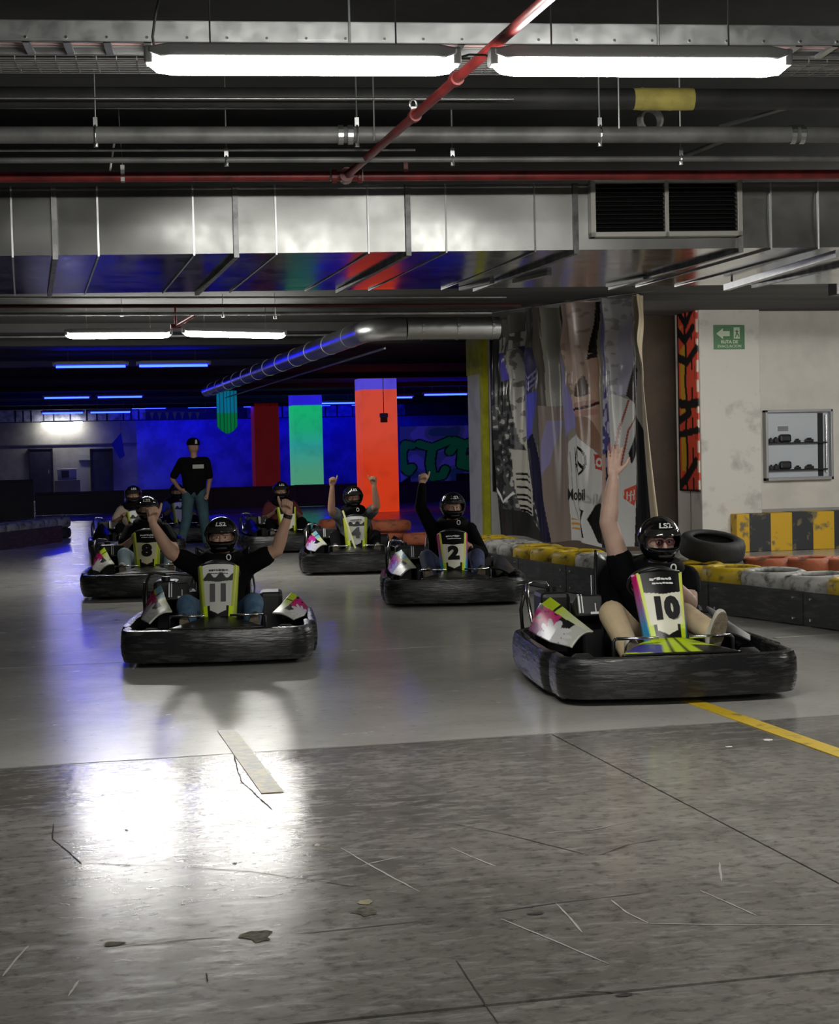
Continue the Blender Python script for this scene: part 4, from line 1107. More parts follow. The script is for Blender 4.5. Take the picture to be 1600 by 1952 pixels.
def make_kart(loc, rz, number, label, style):
    k = empty('go_kart', loc, rz); tag(k, label, 'go-kart', 'rental go-karts on the track')
    prof = [(-.03, .05), (.0, .035), (.03, .04), (.045, .09), (.05, .15), (.046, .22), (.03, .262), (.0, .27), (-.02, .26)]
    def arc(cx, cy, r, a0, a1, n=7):
        return [(cx + r * math.cos(R(a0 + (a1 - a0) * i / n)), cy + r * math.sin(R(a0 + (a1 - a0) * i / n)), 0) for i in range(n + 1)]
    front = [(-.648, -.575, 0)] + arc(-.50, -.74, .145, 180, 262) + [(-.25, -.915, 0), (0, -.93, 0), (.25, -.915, 0)] + arc(.50, -.74, .145, 278, 360) + [(.645, -.50, 0), (.64, -.34, 0)]
    MB().sweep(front, prof).build('front_bumper', M_bump, k, smooth=True, auto=45)
    lf = arc(-.42, .60, .24, 90, 180) + [(-.675, .1, 0), (-.675, -.40, 0)] + arc(-.56, -.42, .115, 180, 225, 4)
    MB().sweep(lf, prof).build('side_bumper', M_bump, k, smooth=True, auto=45)
    MB().sweep([(-q[0], q[1], 0) for q in reversed(lf[:-3])], prof).build('side_bumper', M_bump, k, smooth=True, auto=45)
    MB().sweep([(.40, .86, 0), (0, .88, 0), (-.40, .86, 0)], prof).build('rear_bumper', M_bump, k, smooth=True, auto=45)
    MB().box((-.6, -.86, .045), (.6, .8, .06)).build('floor_tray', M_black, k)
    MB().tube([(-.3, -.8, .09), (-.3, .8, .09)], .016, 8).tube([(.3, -.8, .09), (.3, .8, .09)], .016, 8).tube([(-.45, .6, .13), (.45, .6, .13)], .02, 8).tube([(-.45, -.5, .12), (.45, -.5, .12)], .014, 8).build('chassis_tubes', M_frame, k, smooth=True)
    for sx in (-1, 1):
        for yy, r, w in ((-.52, .125, .12), (.6, .135, .17)):
            c = Vector((sx * .49, yy, r))
            Mx = Matrix.Translation(c) @ Matrix.Rotation(PI/2, 4, 'Y')
            t = MB().lathe(wheel_mesh(r, w), 22, Mx).build('wheel', M_rubber, k, smooth=True, auto=40)
            MB().lathe([(.01, w*.3), (r*.3, w*.32), (r*.44, w*.42), (r*.44, -w*.42), (r*.3, -w*.32), (.01, -w*.3)], 16, Mx).build('rim', M_frame, t)
    # bucket seat
    sp = [(-.02, .15), (.14, .10), (.30, .11), (.42, .20), (.50, .40), (.57, .62), (.60, .72)]
    def seat(u, v):
        t = v * (len(sp) - 1); i = min(int(t), len(sp) - 2); f = t - i
        y = sp[i][0] + (sp[i+1][0] - sp[i][0]) * f; z = sp[i][1] + (sp[i+1][1] - sp[i][1]) * f
        a = u * 2 - 1; wing = abs(a) ** 3
        return (a * (.235 - .03 * v), y - wing * .20 * v, z + wing * .16 * (1 - .6 * v))
    MB().sheet(16, 18, seat).build('seat', M_seat, k, smooth=True, solid=.012)
    for sx in (-1, 1): MB().tube([(sx*.24, .18, .30), (sx*.25, .30, .46), (sx*.22, .44, .62)], .008, 6).build('seat_edge', M_frame, k, smooth=True)
    # steering
    W = Matrix.Translation((0, -.24, .62)) @ Matrix.Rotation(R(-48), 4, 'X')
    sw = MB().tube([W @ Vector((math.cos(a) * .145, math.sin(a) * .125, 0)) for a in [i * PI / 14 for i in range(28)]], .014, 8, closed=True).build('steering_wheel', M_black, k, smooth=True)
    MB().beam(W @ Vector((-.13, 0, 0)), W @ Vector((.13, 0, 0)), .03, .008).beam(W @ Vector((0, 0, 0)), W @ Vector((0, -.12, 0)), .03, .008).build('spokes', M_frame, sw)
    MB().tube([W @ Vector((0, 0, 0)), (0, -.5, .14)], .012, 8).build('steering_column', M_frame, k)
    MB().tube([(-.10, -.56, .07), (-.03, -.40, .5), (.03, -.40, .5), (.10, -.56, .07)], .012, 8).build('column_hoop', M_frame, k, smooth=True)
    # number panel
    pn = style.get('panel', 'white')
    po = MB().sheet(60, 100, lambda u, v: panel_pt(u*2 - 1, v)).build('number_panel', M_print, k, smooth=True, solid=.01)
    wht = {'white': s2l(228, 226, 205), 'silver': s2l(190, 190, 182), 'cream': s2l(205, 200, 165)}[pn]
    def pp(i, co):
        v = (i // 61) / 100; a = (i % 61) / 60 * 2 - 1
        c = wht
        if v > .72 + .05 * (1 - abs(a)) * (-1): c = BLK if pn != 'silver' else (s2l(214, 214, 210) if v > .8 + .05 * math.sin(a * 9) else s2l(60, 62, 60))
        if v < .22 and v < .10 + .13 * abs(a) : c = BLK
        if v < .06: c = BLK
        if abs(a) > .86: c = s2l(214, 224, 90) if pn != 'silver' else s2l(170, 180, 70)
        if v < .26 and .55 < abs(a) and v > .02: c = LIME if abs(a) > .72 else BLK
        return c
    paint(po, pp)
    # side cheeks of the panel
    for sx in (-1, 1):
        def ck(u, v, sx=sx):
            p = panel_pt(sx, v); return p + Vector((sx * (.016 + .014 * (1-v)) * u, .06 * u, -.015 * u))
        so = MB().sheet(4, 24, ck).build('panel_cheek', M_print, k, smooth=True, solid=.006)
        def cp(i, co):
            v = (i // 5) / 24
            if style.get('cheek') == 'rainbow': return mixc(BLU, MAG, max(0, min(1, (v - .25) / .6)))
            return mixc(s2l(150, 165, 20), s2l(200, 210, 60), v)
        paint(so, cp)
    MB().box((-.095, -.635, .255), (.095, -.54, .30)).build('panel_foot', M_black, k, bevel=.02)
    MB().tube([panel_pt(-.9, 1.0, .0), panel_pt(0, 1.04, .0), panel_pt(.9, 1.0, .0)], .011, 8).build('panel_top_edge', M_black, k, smooth=True)
    if number:
        c = panel_pt(0, .46, .008)
        text_obj('race_number', number, .185 if len(number) == 1 else .175, M_numgrey if pn == 'silver' else M_num, po, frame_M(c, (1, 0, 0), PN), extrude=.004, bold=.012, sx=1.1 if len(number) == 1 else .9)
        rr = random.Random(int(number) + 5)
        for row in (0, 1):
            mb = MB(); x = -.075 + .012 * row
            while x < .07:
                w = rr.uniform(.012, .026); zz = .885 - .06 * row
                a_ = panel_pt(x / .145, zz, .009); b_ = panel_pt((x + w) / .145, zz + rr.uniform(-.012, .012), .009)
                mb.beam(a_, b_, .003, rr.uniform(.008, .018) * (1 if row == 0 else .6), up=(PT - PB).normalized()); x += w + .003
            mb.build('panel_script', M_strk if pn != 'silver' else M_numgrey, po)
    # nose fairing
    nc = style.get('nose', 'dark')
    def nose(u, v):
        a = u * 2 - 1
        return (a * (.17 + .17 * v), -.60 - .27 * v, .30 - .03 * v + .03 * (1 - a*a) * (1 - v))
    no = MB().sheet(30, 20, nose).build('nose_fairing', M_print, k, smooth=True, solid=.01)
    def npn(i, co):
        a = (i % 31) / 30 * 2 - 1; v = (i // 31) / 20
        if nc == 'dark': return BLK if abs(a) > .12 or v > .5 else s2l(60, 60, 50)
        c = LIME
        if abs(abs(a) - .16) < .035: c = BLK
        if a < -.3 and .2 + .3 * (a + 1) < v < .75 + .2 * a + .25: c = s2l(62, 60, 150)
        if a > .35 and v > .45: c = BLK
        if v > .93: c = BLK
        return c
    paint(no, npn)
    for sx in (-1, 1):
        MB().tube([(sx*.09, -.71, .345), (sx*.33, -.69, .345)], .009, 8).build('foot_bar', M_chrome, k, smooth=True)
        MB().tube([(sx*.33, -.69, .345), (sx*.345, -.69, .33), (sx*.345, -.70, .08)], .011, 8).build('bar_bracket', M_black, k, smooth=True)
        MB().beam((sx*.2, -.70, .08), (sx*.2, -.60, .28), .05, .01).build('pedal', M_frame, k)
    # engine side cowl (kart's right, picture left) and opposite pod
    def cowl(sx):
        top = [(-.50, .48, .50), (-.46, .25, .455), (-.42, .02, .40), (-.36, -.22, .335)]
        bot = [(-.63, .42, .29), (-.62, .2, .275), (-.60, -.1, .27), (-.52, -.36, .265)]
        def L3(P, u):
            t = u * 3; i = min(int(t), 2); return Vector(P[i]).lerp(Vector(P[i+1]), t - i)
        def fn(u, v):
            p = L3(top, u).lerp(L3(bot, u), v); p.z += .03 * math.sin(PI * v)
            if sx > 0: p.z = .265 + (p.z - .265) * .55; p.x -= .03
            p.x *= -sx; return p
        return fn
    for sx in (-1, 1):
        co_ = MB().sheet(64, 40, cowl(sx)).build('side_cowl', M_print, k, smooth=True, solid=.012)
        sc = style.get('cowl', 'lime') if sx < 0 else style.get('cowl_far', 'black')
        def cpn(i, co, sc=sc):
            u = (i % 65) / 64; v = (i // 65) / 40
            if sc == 'black': return BLK
            top = mixc(LIME, s2l(224, 226, 200), max(0, min(1, (u - .35) / .5)))
            if sc == 'cyan' and u < .55 and v < .30: top = CYN
            if v < .38 - .12 * u: 
                return BLK if abs(u - .36) < .02 else top
            d = math.hypot((u - .62) * 1.3, v - .85)
            ang = math.atan2(v - .85, u - .62)
            if d < .22 + .2 * abs(math.sin(ang * 5)): return s2l(226, 224, 226)
            if u < .55 and mnoise.noise(Vector((u * 8, v * 8, 3))) > -.25: return MAG if v < .8 else s2l(160, 50, 100)
            return BLK if u < .8 else s2l(205, 205, 195)
        paint(co_, cpn)
    # engine, tank, hoops
    MB().box((-.55, .42, .12), (-.36, .72, .52)).build('fuel_tank', M_black, k, bevel=.03)
    MB().tube([(-.46, .55, .52), (-.46, .55, .55)], .035, 12).build('tank_cap', M_black, k)
    eg = MB().box((-.36, .1, .1), (-.22, .5, .40)).build('engine', M_darkmetal, k, bevel=.02)
    for j in range(5): MB().box((-.37, .14 + j*.06, .40), (-.2, .165 + j*.06, .455)).build('cooling_fin', M_darkmetal, eg)
    ab = MB()
    Ma = Matrix.Translation((-.33, .10, .43)) @ Matrix.Rotation(R(-25), 4, 'X')
    ab.box((-.08, -.11, -.07), (.08, .11, .07), Ma); ao = ab.build('air_box', M_black, k, bevel=.015)
    for j, (a_, b_, w) in enumerate(((-.07, -.06, .1), (-.05, -.043, .1), (.03, .036, .05))):
        MB().box((a_, -.112, -.05), (b_, -.108, w - .04), Ma).box((a_, -w, .068), (b_, w, .073), Ma).build('air_box_mark', M_strk, ao)
    MB().box((.0, -.113, -.06), (.06, -.109, -.045), Ma).build('air_box_mark', M_strk, ao)
    M_hoop = M_chrome if style.get('hoop', True) else M_black
    MB().tube([(-.60, .64, .56), (-.615, .58, .50), (-.61, .38, .28)], .013, 8).build('side_bar', M_hoop, k, smooth=True)
    MB().tube([(-.60, .64, .56), (-.56, .66, .575), (-.48, .66, .565), (-.44, .66, .5)], .012, 8).build('side_bar', M_hoop, k, smooth=True)
    MB().tube([(-.63, .60, .5), (-.645, .64, .4), (-.64, .62, .28)], .012, 8).build('side_bar', M_black, k, smooth=True)
    MB().tube([(.30, .72, .14), (.36, .60, .27), (.42, .30, .29), (.44, .0, .26), (.46, -.2, .16)], .014, 8).build('side_bar', M_black, k, smooth=True)
    MB().box((.28, .3, .12), (.46, .66, .42)).build('far_side_tank', M_black, k, bevel=.03)
    if style.get('red'):
        for j in range(4):
            MB().tube([(-.10 + .02*j, -.36, .30 + .05*j), (-.03, -.33, .36 + .04*j), (.02, -.36, .30 + .05*j)], .012, 8).build('red_hose', mat('red_part', (.25,.03,.02), .4), k, smooth=True)
    if style.get('rod'):
        MB().tube([panel_pt(-1.1, 1.15, .06), panel_pt(-.15, -.1, .06)], .013, 8).build('yellow_rod', mat('pale_yellow_bar', (.75,.75,.4), .3), k)
    return k
def place(px, py, rz, back=.93):
    g_ = onz(px, py, .035)
    return (g_.x + math.sin(rz) * -back, g_.y + math.cos(rz) * back, 0)
# bumper-foot middle in the photograph, heading
KART = {}
for key, px, py, rz, num, label, st in (
    ('10', 1303, 1328, R(-7), '10', 'black go-kart with white number 10 panel and lime nose, nearest at the right', dict(panel='white', cheek='rainbow', nose='lime', red=True)),
    ('11', 414, 1262, R(-9), '11', 'black go-kart with worn silver number panel, in front at the left', dict(panel='silver', cheek='lime', cowl='cyan', cowl_far='lime', hoop=False)),
    ('2', 872, 1150, R(-11), '2', 'black go-kart with number 2 panel, before the white column', dict(panel='white', cheek='rainbow', cowl='cyan', red=True)),
    ('4', 683, 1090, R(-9), '4', 'black go-kart with number 4 panel, before the orange column', dict(panel='silver', cheek='lime', cowl='cyan', rod=True)),
    ('8', 281, 1136, R(-5), '8', 'black go-kart with cream number 8 panel, behind the front left kart', dict(panel='cream', cheek='lime', hoop=False)),
    ('7', 557, 1050, R(-2), '7', 'dark go-kart with number 7 panel, below the green column', dict(panel='white', cheek='lime', cowl='black')),
    ('b', 268, 1060, R(0), '', 'dark go-kart half hidden behind the number 8 kart', dict(panel='silver', cheek='lime', cowl='black')),
    ('c', 352, 1032, R(0), '', 'dark go-kart beside the standing man', dict(panel='silver', cheek='lime', cowl='black'))):
    KART[key] = (place(px, py, rz), rz)
    kk = make_kart(*KART[key], num, label, st)
    if key == '10': kk.scale = (1.05, 1.05, 1.05)
# ------------------------------------------------------------------ people
def skinmat(name, c):
    return mat(name, c, .5, var=.12, vscale=9)
M_skin = skinmat('light_skin', (.50,.30,.21)); M_skin2 = skinmat('tan_skin', (.36,.20,.13)); M_skin3 = skinmat('fair_skin', (.56,.37,.29))
M_blk_cloth = mat('black_cotton', (.0022,.0022,.003), .9, var=.4, vscale=14, spec=.15)
M_jeans = mat('blue_denim', (.035,.085,.16), .8, col2=(.10,.19,.28), vscale=8, lo=.4, hi=.7)
M_jeans_l = mat('pale_denim', (.20,.30,.36), .8, col2=(.32,.42,.48), vscale=8)
M_jeans_d = mat('slate_denim', (.06,.075,.16), .8, var=.3, vscale=8)
M_beige = mat('beige_cotton', (.56,.44,.27), .8, var=.12, vscale=7)
M_sole = mat('rubber_sole', (.24,.20,.14), .8, var=.4, vscale=40)
M_shoe_d = mat('dark_shoe', (.02,.02,.02), .7)
M_shoe_w = mat('white_shoe', (.55,.52,.46), .7)
M_collar = mat('neck_roll_black', (.0025,.0025,.003), .85, spec=.15)
M_lens = mat('clear_visor', (.02,.02,.02), .08)
M_eye = mat('eye_white', (.6,.58,.55), .3); M_iris = mat('eye_dark', (.02,.012,.01), .2)

_sph = None
def _ico():
    global _sph
    if _sph is None:
        bm = bmesh.new(); bmesh.ops.create_icosphere(bm, subdivisions=2, radius=1)
        _sph = ([v.co.copy() for v in bm.verts], [tuple(v.index for v in f.verts) for f in bm.faces]); bm.free()
    return _sph
def capsule(mb, p, q, r0, r1):
    p = Vector(p); q = Vector(q); L = (q - p).length
    if L < 1e-5: q = p + Vector((0, 0, 1e-4))
    n = max(2, int(L / (min(r0, r1) * .6)) + 1)
    # tapered tube plus round ends
    mb.tube([p.lerp(q, i / n) for i in range(n + 1)], [r0 + (r1 - r0) * i / n for i in range(n + 1)], 14)
    ball(mb, p, (r0, r0, r0)); ball(mb, q, (r1, r1, r1))
def ball(mb, c, r, M=None):
    vs_, fs_ = _ico(); c = Vector(c)
    mb.add([c + (M @ Vector((v.x*r[0], v.y*r[1], v.z*r[2])) if M is not None else Vector((v.x*r[0], v.y*r[1], v.z*r[2]))) for v in vs_], fs_)
def chain(mb, pts, rs):
    for i in range(len(pts) - 1): capsule(mb, pts[i], pts[i+1], rs[i], rs[i+1])
def fuse(mb, name, m, parent, voxel, smooth=2, sf=.5):
    """overlapping pieces grown into one continuous skin"""
    me = bpy.data.meshes.new(name); me.from_pydata(mb.v, [], mb.f)
    t = bpy.data.objects.new(name, me); COL.objects.link(t)
    md = t.modifiers.new('r', 'REMESH'); md.mode = 'VOXEL'; md.voxel_size = voxel; md.use_smooth_shade = True
    sm = t.modifiers.new('s', 'SMOOTH'); sm.iterations = smooth; sm.factor = sf
    dg = bpy.context.evaluated_depsgraph_get()
    me2 = bpy.data.meshes.new_from_object(t.evaluated_get(dg))
    bpy.data.objects.remove(t); bpy.data.meshes.remove(me)
    me2.name = name; me2.materials.clear(); me2.materials.append(m)
    me2.polygons.foreach_set('use_smooth', [True] * len(me2.polygons))
    return link(name, me2, parent)

def hand(mb, w, d, n, s, pose, sc=1.0):
    """w wrist, d towards the fingers, n palm side, s thumb side"""
    d = Vector(d).normalized(); n = Vector(n); n = (n - d * n.dot(d)).normalized(); s0 = Vector(s); s = d.cross(n)
    if s.dot(s0) < 0: s = -s
    P = lambda a, b, c: Vector(w) + (d * a + s * b + n * c) * sc
    for b in (-.028, -.01, .01, .026):
        capsule(mb, P(.01, b * .75, 0), P(.085, b, 0), .016 * sc, .0135 * sc)
    capsule(mb, P(-.02, 0, 0), P(.02, 0, 0), .026 * sc, .026 * sc)
    kn = [(.092, .031), (.097, .011), (.093, -.010), (.084, -.030)]
    ln = [.072, .080, .074, .058]
    for i, (a, b) in enumerate(kn):
        L = ln[i]; r = .0096 if i < 3 else .0085
        if pose == 'open':
            sp = (.16, .04, -.06, -.18)[i]
            bend = (.10, .16, .22, .30)[i]
            p1 = P(a + L*.42, b + L*.42*sp, L*.42*bend*.3); p2 = P(a + L*.75, b + L*.75*sp, L*.75*bend*.8); p3 = P(a + L*.98, b + L*sp, L*bend*1.3)
        elif pose == 'grip':
            p1 = P(a + .022, b, .022); p2 = P(a + .008, b, .045); p3 = P(a - .015, b, .05)
        else:       # fist
            p1 = P(a + .012, b * .95, .030); p2 = P(a - .022, b * .9, .044); p3 = P(a - .036, b * .9, .022)
        chain(mb, [P(a - .015, b, 0), p1, p2, p3], [r * sc * 1.15, r * sc, r * sc * .95, r * sc * .85])
    if pose == 'open':
        chain(mb, [P(.02, .022, .004), P(.048, .052, .010), P(.075, .075, .008), P(.105, .088, .004)], [.0155 * sc, .0125 * sc, .0105 * sc, .0085 * sc])
    elif pose == 'thumb':
        chain(mb, [P(.025, .024, .010), P(.060, .046, .018), P(.095, .062, .016), P(.128, .072, .010)], [.016 * sc, .0135 * sc, .0115 * sc, .0095 * sc])
    else:
        chain(mb, [P(.025, .024, .008), P(.055, .040, .026), P(.075, .022, .046)], [.015 * sc, .0125 * sc, .010 * sc])

def helmet(parent, c, yaw, pitch, sc=1.0, visor_up=False, neck_shift=(0, 0, 0)):
    M = Matrix.Translation(c) @ Matrix.Rotation(yaw, 4, 'Z') @ Matrix.Rotation(pitch, 4, 'X') @ Matrix.Scale(sc, 4)
    def shell(az, el, r=1.0):
        # az: 0 at the front (-y)
        x = math.sin(az) * math.cos(el); y = -math.cos(az) * math.cos(el); z = math.sin(el)
        rx, ry, rz2 = .128, .150, .138
        fx = 1.0
        if z < 0:
            k = min(1, -z)
            fr = max(0, math.cos(az))
            ry *= 1 + .14 * k * fr; rx *= 1 - .10 * k
        return Vector((x * rx * r, y * ry * r, z * rz2 * r))
    mb = MB(); NA, NE = 56, 34; vs_ = []; fs_ = []; idx = {}
    elm = [-62 + (90 + 62) * j / NE for j in range(NE + 1)]
    for j in range(NE + 1):
        for i in range(NA):
            idx[i, j] = len(vs_); vs_.append(M @ shell(2*PI*i/NA - PI, R(elm[j])))
    for j in range(NE):
        for i in range(NA):
            az = abs(360 * (i + .5) / NA - 180); e = (elm[j] + elm[j+1]) / 2
            if az < 62 and -24 < e < 20 and (az / 66) ** 4 + ((e + 2) / 23) ** 4 < 1: continue
            i2 = (i + 1) % NA
            fs_.append((idx[i, j], idx[i2, j], idx[i2, j+1], idx[i, j+1]))
    mb.add(vs_, fs_)
    h = mb.build('helmet', M_blackgloss, parent, smooth=True, solid=.012)
    # rim of the eye port
    rim = [M @ shell(R(58 * (abs(math.cos(a)) ** .6) * (1 if math.cos(a) > 0 else -1)), R(-2 + 21 * (abs(math.sin(a)) ** .6) * (1 if math.sin(a) > 0 else -1)), 1.02) for a in [i * PI / 24 for i in range(48)]]
    MB().tube(rim, .006 * sc, 6, closed=True).build('eye_port_rim', M_black, h, smooth=True)
    # visor folded up above the port, hinges, chin vent
    e0, e1 = (22, 50) if visor_up else (14, 31)
    MB().sheet(20, 6, lambda u, v: M @ shell(R(-66 + 132 * u), R(e0 + (e1 - e0) * v), 1.045)).build('visor', M_lens, h, smooth=True, solid=.004)
    for sx in (-1, 1):
        q = M @ shell(sx * R(74), R(8), 1.05); q0 = M @ shell(sx * R(74), R(8), .98)
        MB().tube([q0, q], .022 * sc, 12).build('visor_hinge', M_black, h)
    MB().sheet(10, 3, lambda u, v: M @ shell(R(-26 + 52 * u), R(-44 + 9 * v), 1.03)).build('chin_vent', mat('vent_grey', (.06,.06,.062), .3), h, smooth=True, solid=.004)
    # forehead lettering, wrapped on the shell
    cu = text_obj('helmet_lettering', 'LS2', .05, M_strk, h, Matrix.Identity(4), extrude=.001, bold=.0015, sx=1.7)
    for v in cu.data.vertices:
        az = v.co.x / .15; el = R(42) + v.co.y / .14
        v.co = M @ shell(az, el, 1.06 + v.co.z)
    # padding inside the port
    MB().sheet(16, 4, lambda u, v: M @ shell(R(-60 + 120*u), R(-26 + 8*v), .90)).build('cheek_pad', M_collar, h, smooth=True, solid=.01)
    return h, M

def face(mb, M):
    T = lambda x, y, z: M @ Vector((x, y, z))
    capsule(mb, T(0, .01, .04), T(0, .0, -.02), .088, .085)
    capsule(mb, T(0, -.012, -.03), T(0, -.02, -.075), .07, .055)
    for s in (-1, 1):
        capsule(mb, T(s*.02, -.093, .022), T(s*.052, -.080, .020), .011, .010)     # brow
        ball(mb, T(s*.045, -.070, -.035), (.024, .02, .02))                        # cheek
        ball(mb, T(s*.088, .01, -.01), (.012, .02, .032))                          # ear
    chain(mb, [T(0, -.092, .012), T(0, -.104, -.012), T(0, -.116, -.032)], [.009, .011, .0145])
    for s in (-1, 1): ball(mb, T(s*.013, -.105, -.036), (.009, .01, .008))
    capsule(mb, T(-.02, -.088, -.062), T(.02, -.088, -.062), .010, .010)           # lips
    ball(mb, T(0, -.075, -.092), (.026, .022, .018))
def eyes(parent, M, glasses=False):
    T = lambda x, y, z: M @ Vector((x, y, z))
    for s in (-1, 1):
        mb = MB(); ball(mb, T(s*.033, -.083, .0), (.0135, .0115, .0085)); e = mb.build('eye', M_eye, parent, smooth=True)
        mb = MB(); ball(mb, T(s*.033, -.0925, .0), (.0058, .004, .0058)); mb.build('iris', M_iris, e, smooth=True)
    if glasses:
        g_ = None
        mb = MB()
        for s in (-1, 1):
            mb.tube([T(s*.034 + math.cos(a)*.026, -.112, .0 + math.sin(a)*.017) for a in [i*PI/8 for i in range(16)]], .0028, 6, closed=True)
        mb.tube([T(-.008, -.113, .004), T(.008, -.113, .004)], .0025, 6)
        g_ = mb.build('glasses', mat('red_spectacle_frame', (.10,.012,.01), .3), parent, smooth=True)
        for s in (-1, 1):
            MB().lathe([(.0, 0), (.024, 0), (.024, .0015), (.0, .0015)], 16, M @ Matrix.Translation((s*.034, -.112, 0)) @ Matrix.Diagonal((1, 1, .66, 1)) @ Matrix.Rotation(PI/2, 4, 'X')).build('lens', LENS, g_, smooth=True)
LENS = bpy.data.materials.new('spectacle_lens'); LENS.use_nodes = True
_b = LENS.node_tree.nodes['Principled BSDF']; _b.inputs['Transmission Weight'].default_value = 1; _b.inputs['Roughness'].default_value = .02; _b.inputs['IOR'].default_value = 1.02; _b.inputs['Base Color'].default_value = (.8,.7,.9,1)

def driver(key, label, skin, shirt, pants, shoe, arms, vox=.0075, headyaw=0.0, lean=0.0, visor_up=False, glasses=False, long_sleeve=False, feet=None, sole=True, dz=0.0, neck='collar', dx=0.0, extra=None, knees=None, arm=1.0, slv=.62, sc=1.0, dy=0.0):
    loc, rz = KART[key]
    S = lambda x, y, z: Vector((x + dx, y + dy, z + dz))
    pel, belly, chest, neck_, = S(0, .27, .25), S(lean*.3, .33, .42), S(lean*.6, .40, .58), S(lean*.9, .40, .74)
    hc = S(lean, .345, .915)
    kn = [S(-.25, -.23, .44), S(.25, -.23, .44)] if not knees else [S(*k) for k in knees]
    an = [S(-.235, -.56, .24), S(.235, -.56, .24)] if not feet else [S(*f) for f in feet]
    sh = [S(-.19 + lean*.7, .40, .675), S(.19 + lean*.7, .40, .675)]
    body = MB()
    def torso(mb, g):
        ball(mb, pel + Vector((0, .02, 0)), (.175 + g, .13 + g, .12 + g))
        ball(mb, belly, (.165 + g, .125 + g, .15 + g)); ball(mb, chest, (.185 + g, .12 + g, .15 + g))
        capsule(mb, sh[0], sh[1], .068 + g, .068 + g)
        chain(mb, [sh[0], chest + Vector((-.08, 0, -.03)), belly], [.066 + g, .11 + g, .13 + g]); chain(mb, [sh[1], chest + Vector((.08, 0, -.03)), belly], [.066 + g, .11 + g, .13 + g])
        capsule(mb, chest, neck_, .08 + g, .055 + g)
    torso(body, 0)
    MH = Matrix.Translation(hc) @ Matrix.Rotation(headyaw, 4, 'Z')
    capsule(body, neck_, hc + Vector((0, .02, -.06)), .056, .06)
    face(body, MH)
    for i, s in ((0, -1), (1, 1)):
        hipj = pel + Vector((s*.10, -.02, 0))
        chain(body, [hipj, kn[i], an[i]], [.085, .058, .042])
    arms_pts = []
    for i, s in ((0, -1), (1, 1)):
        a = arms[i]
        el, wr = S(*a['elbow']), S(*a['wrist'])
        chain(body, [sh[i], el], [.062 * arm, .049 * arm]); mid = el.lerp(wr, .3)
        chain(body, [el, mid, wr], [.048 * arm, .049 * arm, .031 * arm])
        d = Vector(a.get('d', wr - el)); hand(body, wr + d.normalized() * .02, d, a.get('n', (0, -1, 0)), a.get('s', (-s, 0, 0)), a['pose'], a.get('sc', 1.0))
        arms_pts.append((el, wr))
    p = fuse(body, 'person', skin, None, vox)
    p.location = loc; p.rotation_euler = (0, 0, rz); p.scale = (sc, sc, sc)
    tag(p, label, 'person')
    # clothes
    top = MB(); torso(top, .014)
    for i in (0, 1):
        el, wr = arms_pts[i]
        if long_sleeve: 
            chain(top, [sh[i], el], [.076, .062]); chain(top, [el, wr], [.062, .045])
        else:
            e2 = sh[i].lerp(el, slv); chain(top, [sh[i], e2], [.080 * max(1, arm * .97), .076 * max(1, arm * .97)])
    fuse(top, 'jacket' if long_sleeve else 't_shirt', shirt, p, max(vox, .009), 3)
    tr = MB(); ball(tr, pel + Vector((0, .02, -.02)), (.185, .145, .12))
    for i, s in ((0, -1), (1, 1)):
        hipj = pel + Vector((s*.10, -.02, 0)); up = an[i].lerp(kn[i], .10)
        chain(tr, [hipj, hipj.lerp(kn[i], .5), kn[i]], [.105, .092, .08]); chain(tr, [kn[i], kn[i].lerp(up, .5), up], [.08, .07, .064])
    fuse(tr, 'trousers', pants, p, max(vox, .010), 2)
    for i, s in ((0, -1), (1, 1)):
        # foot rests heel-down with the sole turned to the nose of the kart
        a = an[i]; heel = a + Vector((0, -.01, -.06)); toe = a + Vector((s*.03, -.07, .105))
        mb = MB(); chain(mb, [a + Vector((0, .0, .0)), heel], [.045, .042]); chain(mb, [heel, heel.lerp(toe, .6), toe], [.042, .044, .036])
        so = fuse(mb, 'shoe', shoe, p, .008, 2)
        if sole:
            ax = (toe - heel).normalized(); nn = Vector((0, -1, 0)); nn = (nn - ax * nn.dot(ax)).normalized(); sd = ax.cross(nn)
            o = heel.lerp(toe, .5) + nn * .038; L = (toe - heel).length / 2 + .04
            pts = []
            for t in range(20):
                q = 2*PI*t/20; wv = .042 * (1 + .12 * math.cos(q))
                pts.append((math.cos(q) * L, math.sin(q) * wv))
            mb = MB(); n = len(pts)
            mb.add([o + ax*x_ + sd*y_ for x_, y_ in pts] + [o + ax*x_ + sd*y_ + nn*.016 for x_, y_ in pts], [tuple(range(n)), tuple(reversed(range(n, 2*n)))] + [(j, n+j, n+(j+1) % n, (j+1) % n) for j in range(n)])
            mb.build('sole', M_sole, so, bevel=.004)
    h, M = helmet(p, hc + Vector((0, 0, .012)), headyaw, R(4), 1.0, visor_up)
    eyes(p, MH, glasses)
    # padded neck roll with a small round mark
    mb = MB()
    ring = [neck_ + Vector((math.cos(a) * .115, math.sin(a) * .115 - .02, .015 + .02 * math.sin(a))) for a in [j * PI / 10 for j in range(20)]]
    mb.tube(ring, .052, 10, closed=True)
    cr = mb.build('neck_roll', M_collar, p, smooth=True)
    mb = MB(); c0 = neck_ + Vector((.055, -.185, .02))
    mb.tube([c0 + Vector((math.cos(a)*.016, -.004, math.sin(a)*.022)) for a in [j*PI/7 for j in range(14)]], .005, 6, closed=True)
    mb.build('round_mark', M_strk, cr, smooth=True)
    if extra: extra(p, S, sh, chest, neck_)
    return p
GRIPL = dict(elbow=(-.30, .22, .46), wrist=(-.16, -.12, .60), pose='grip', d=(.2, -.6, .5), n=(.6, -.4, -.5), s=(.3, 0, 1))
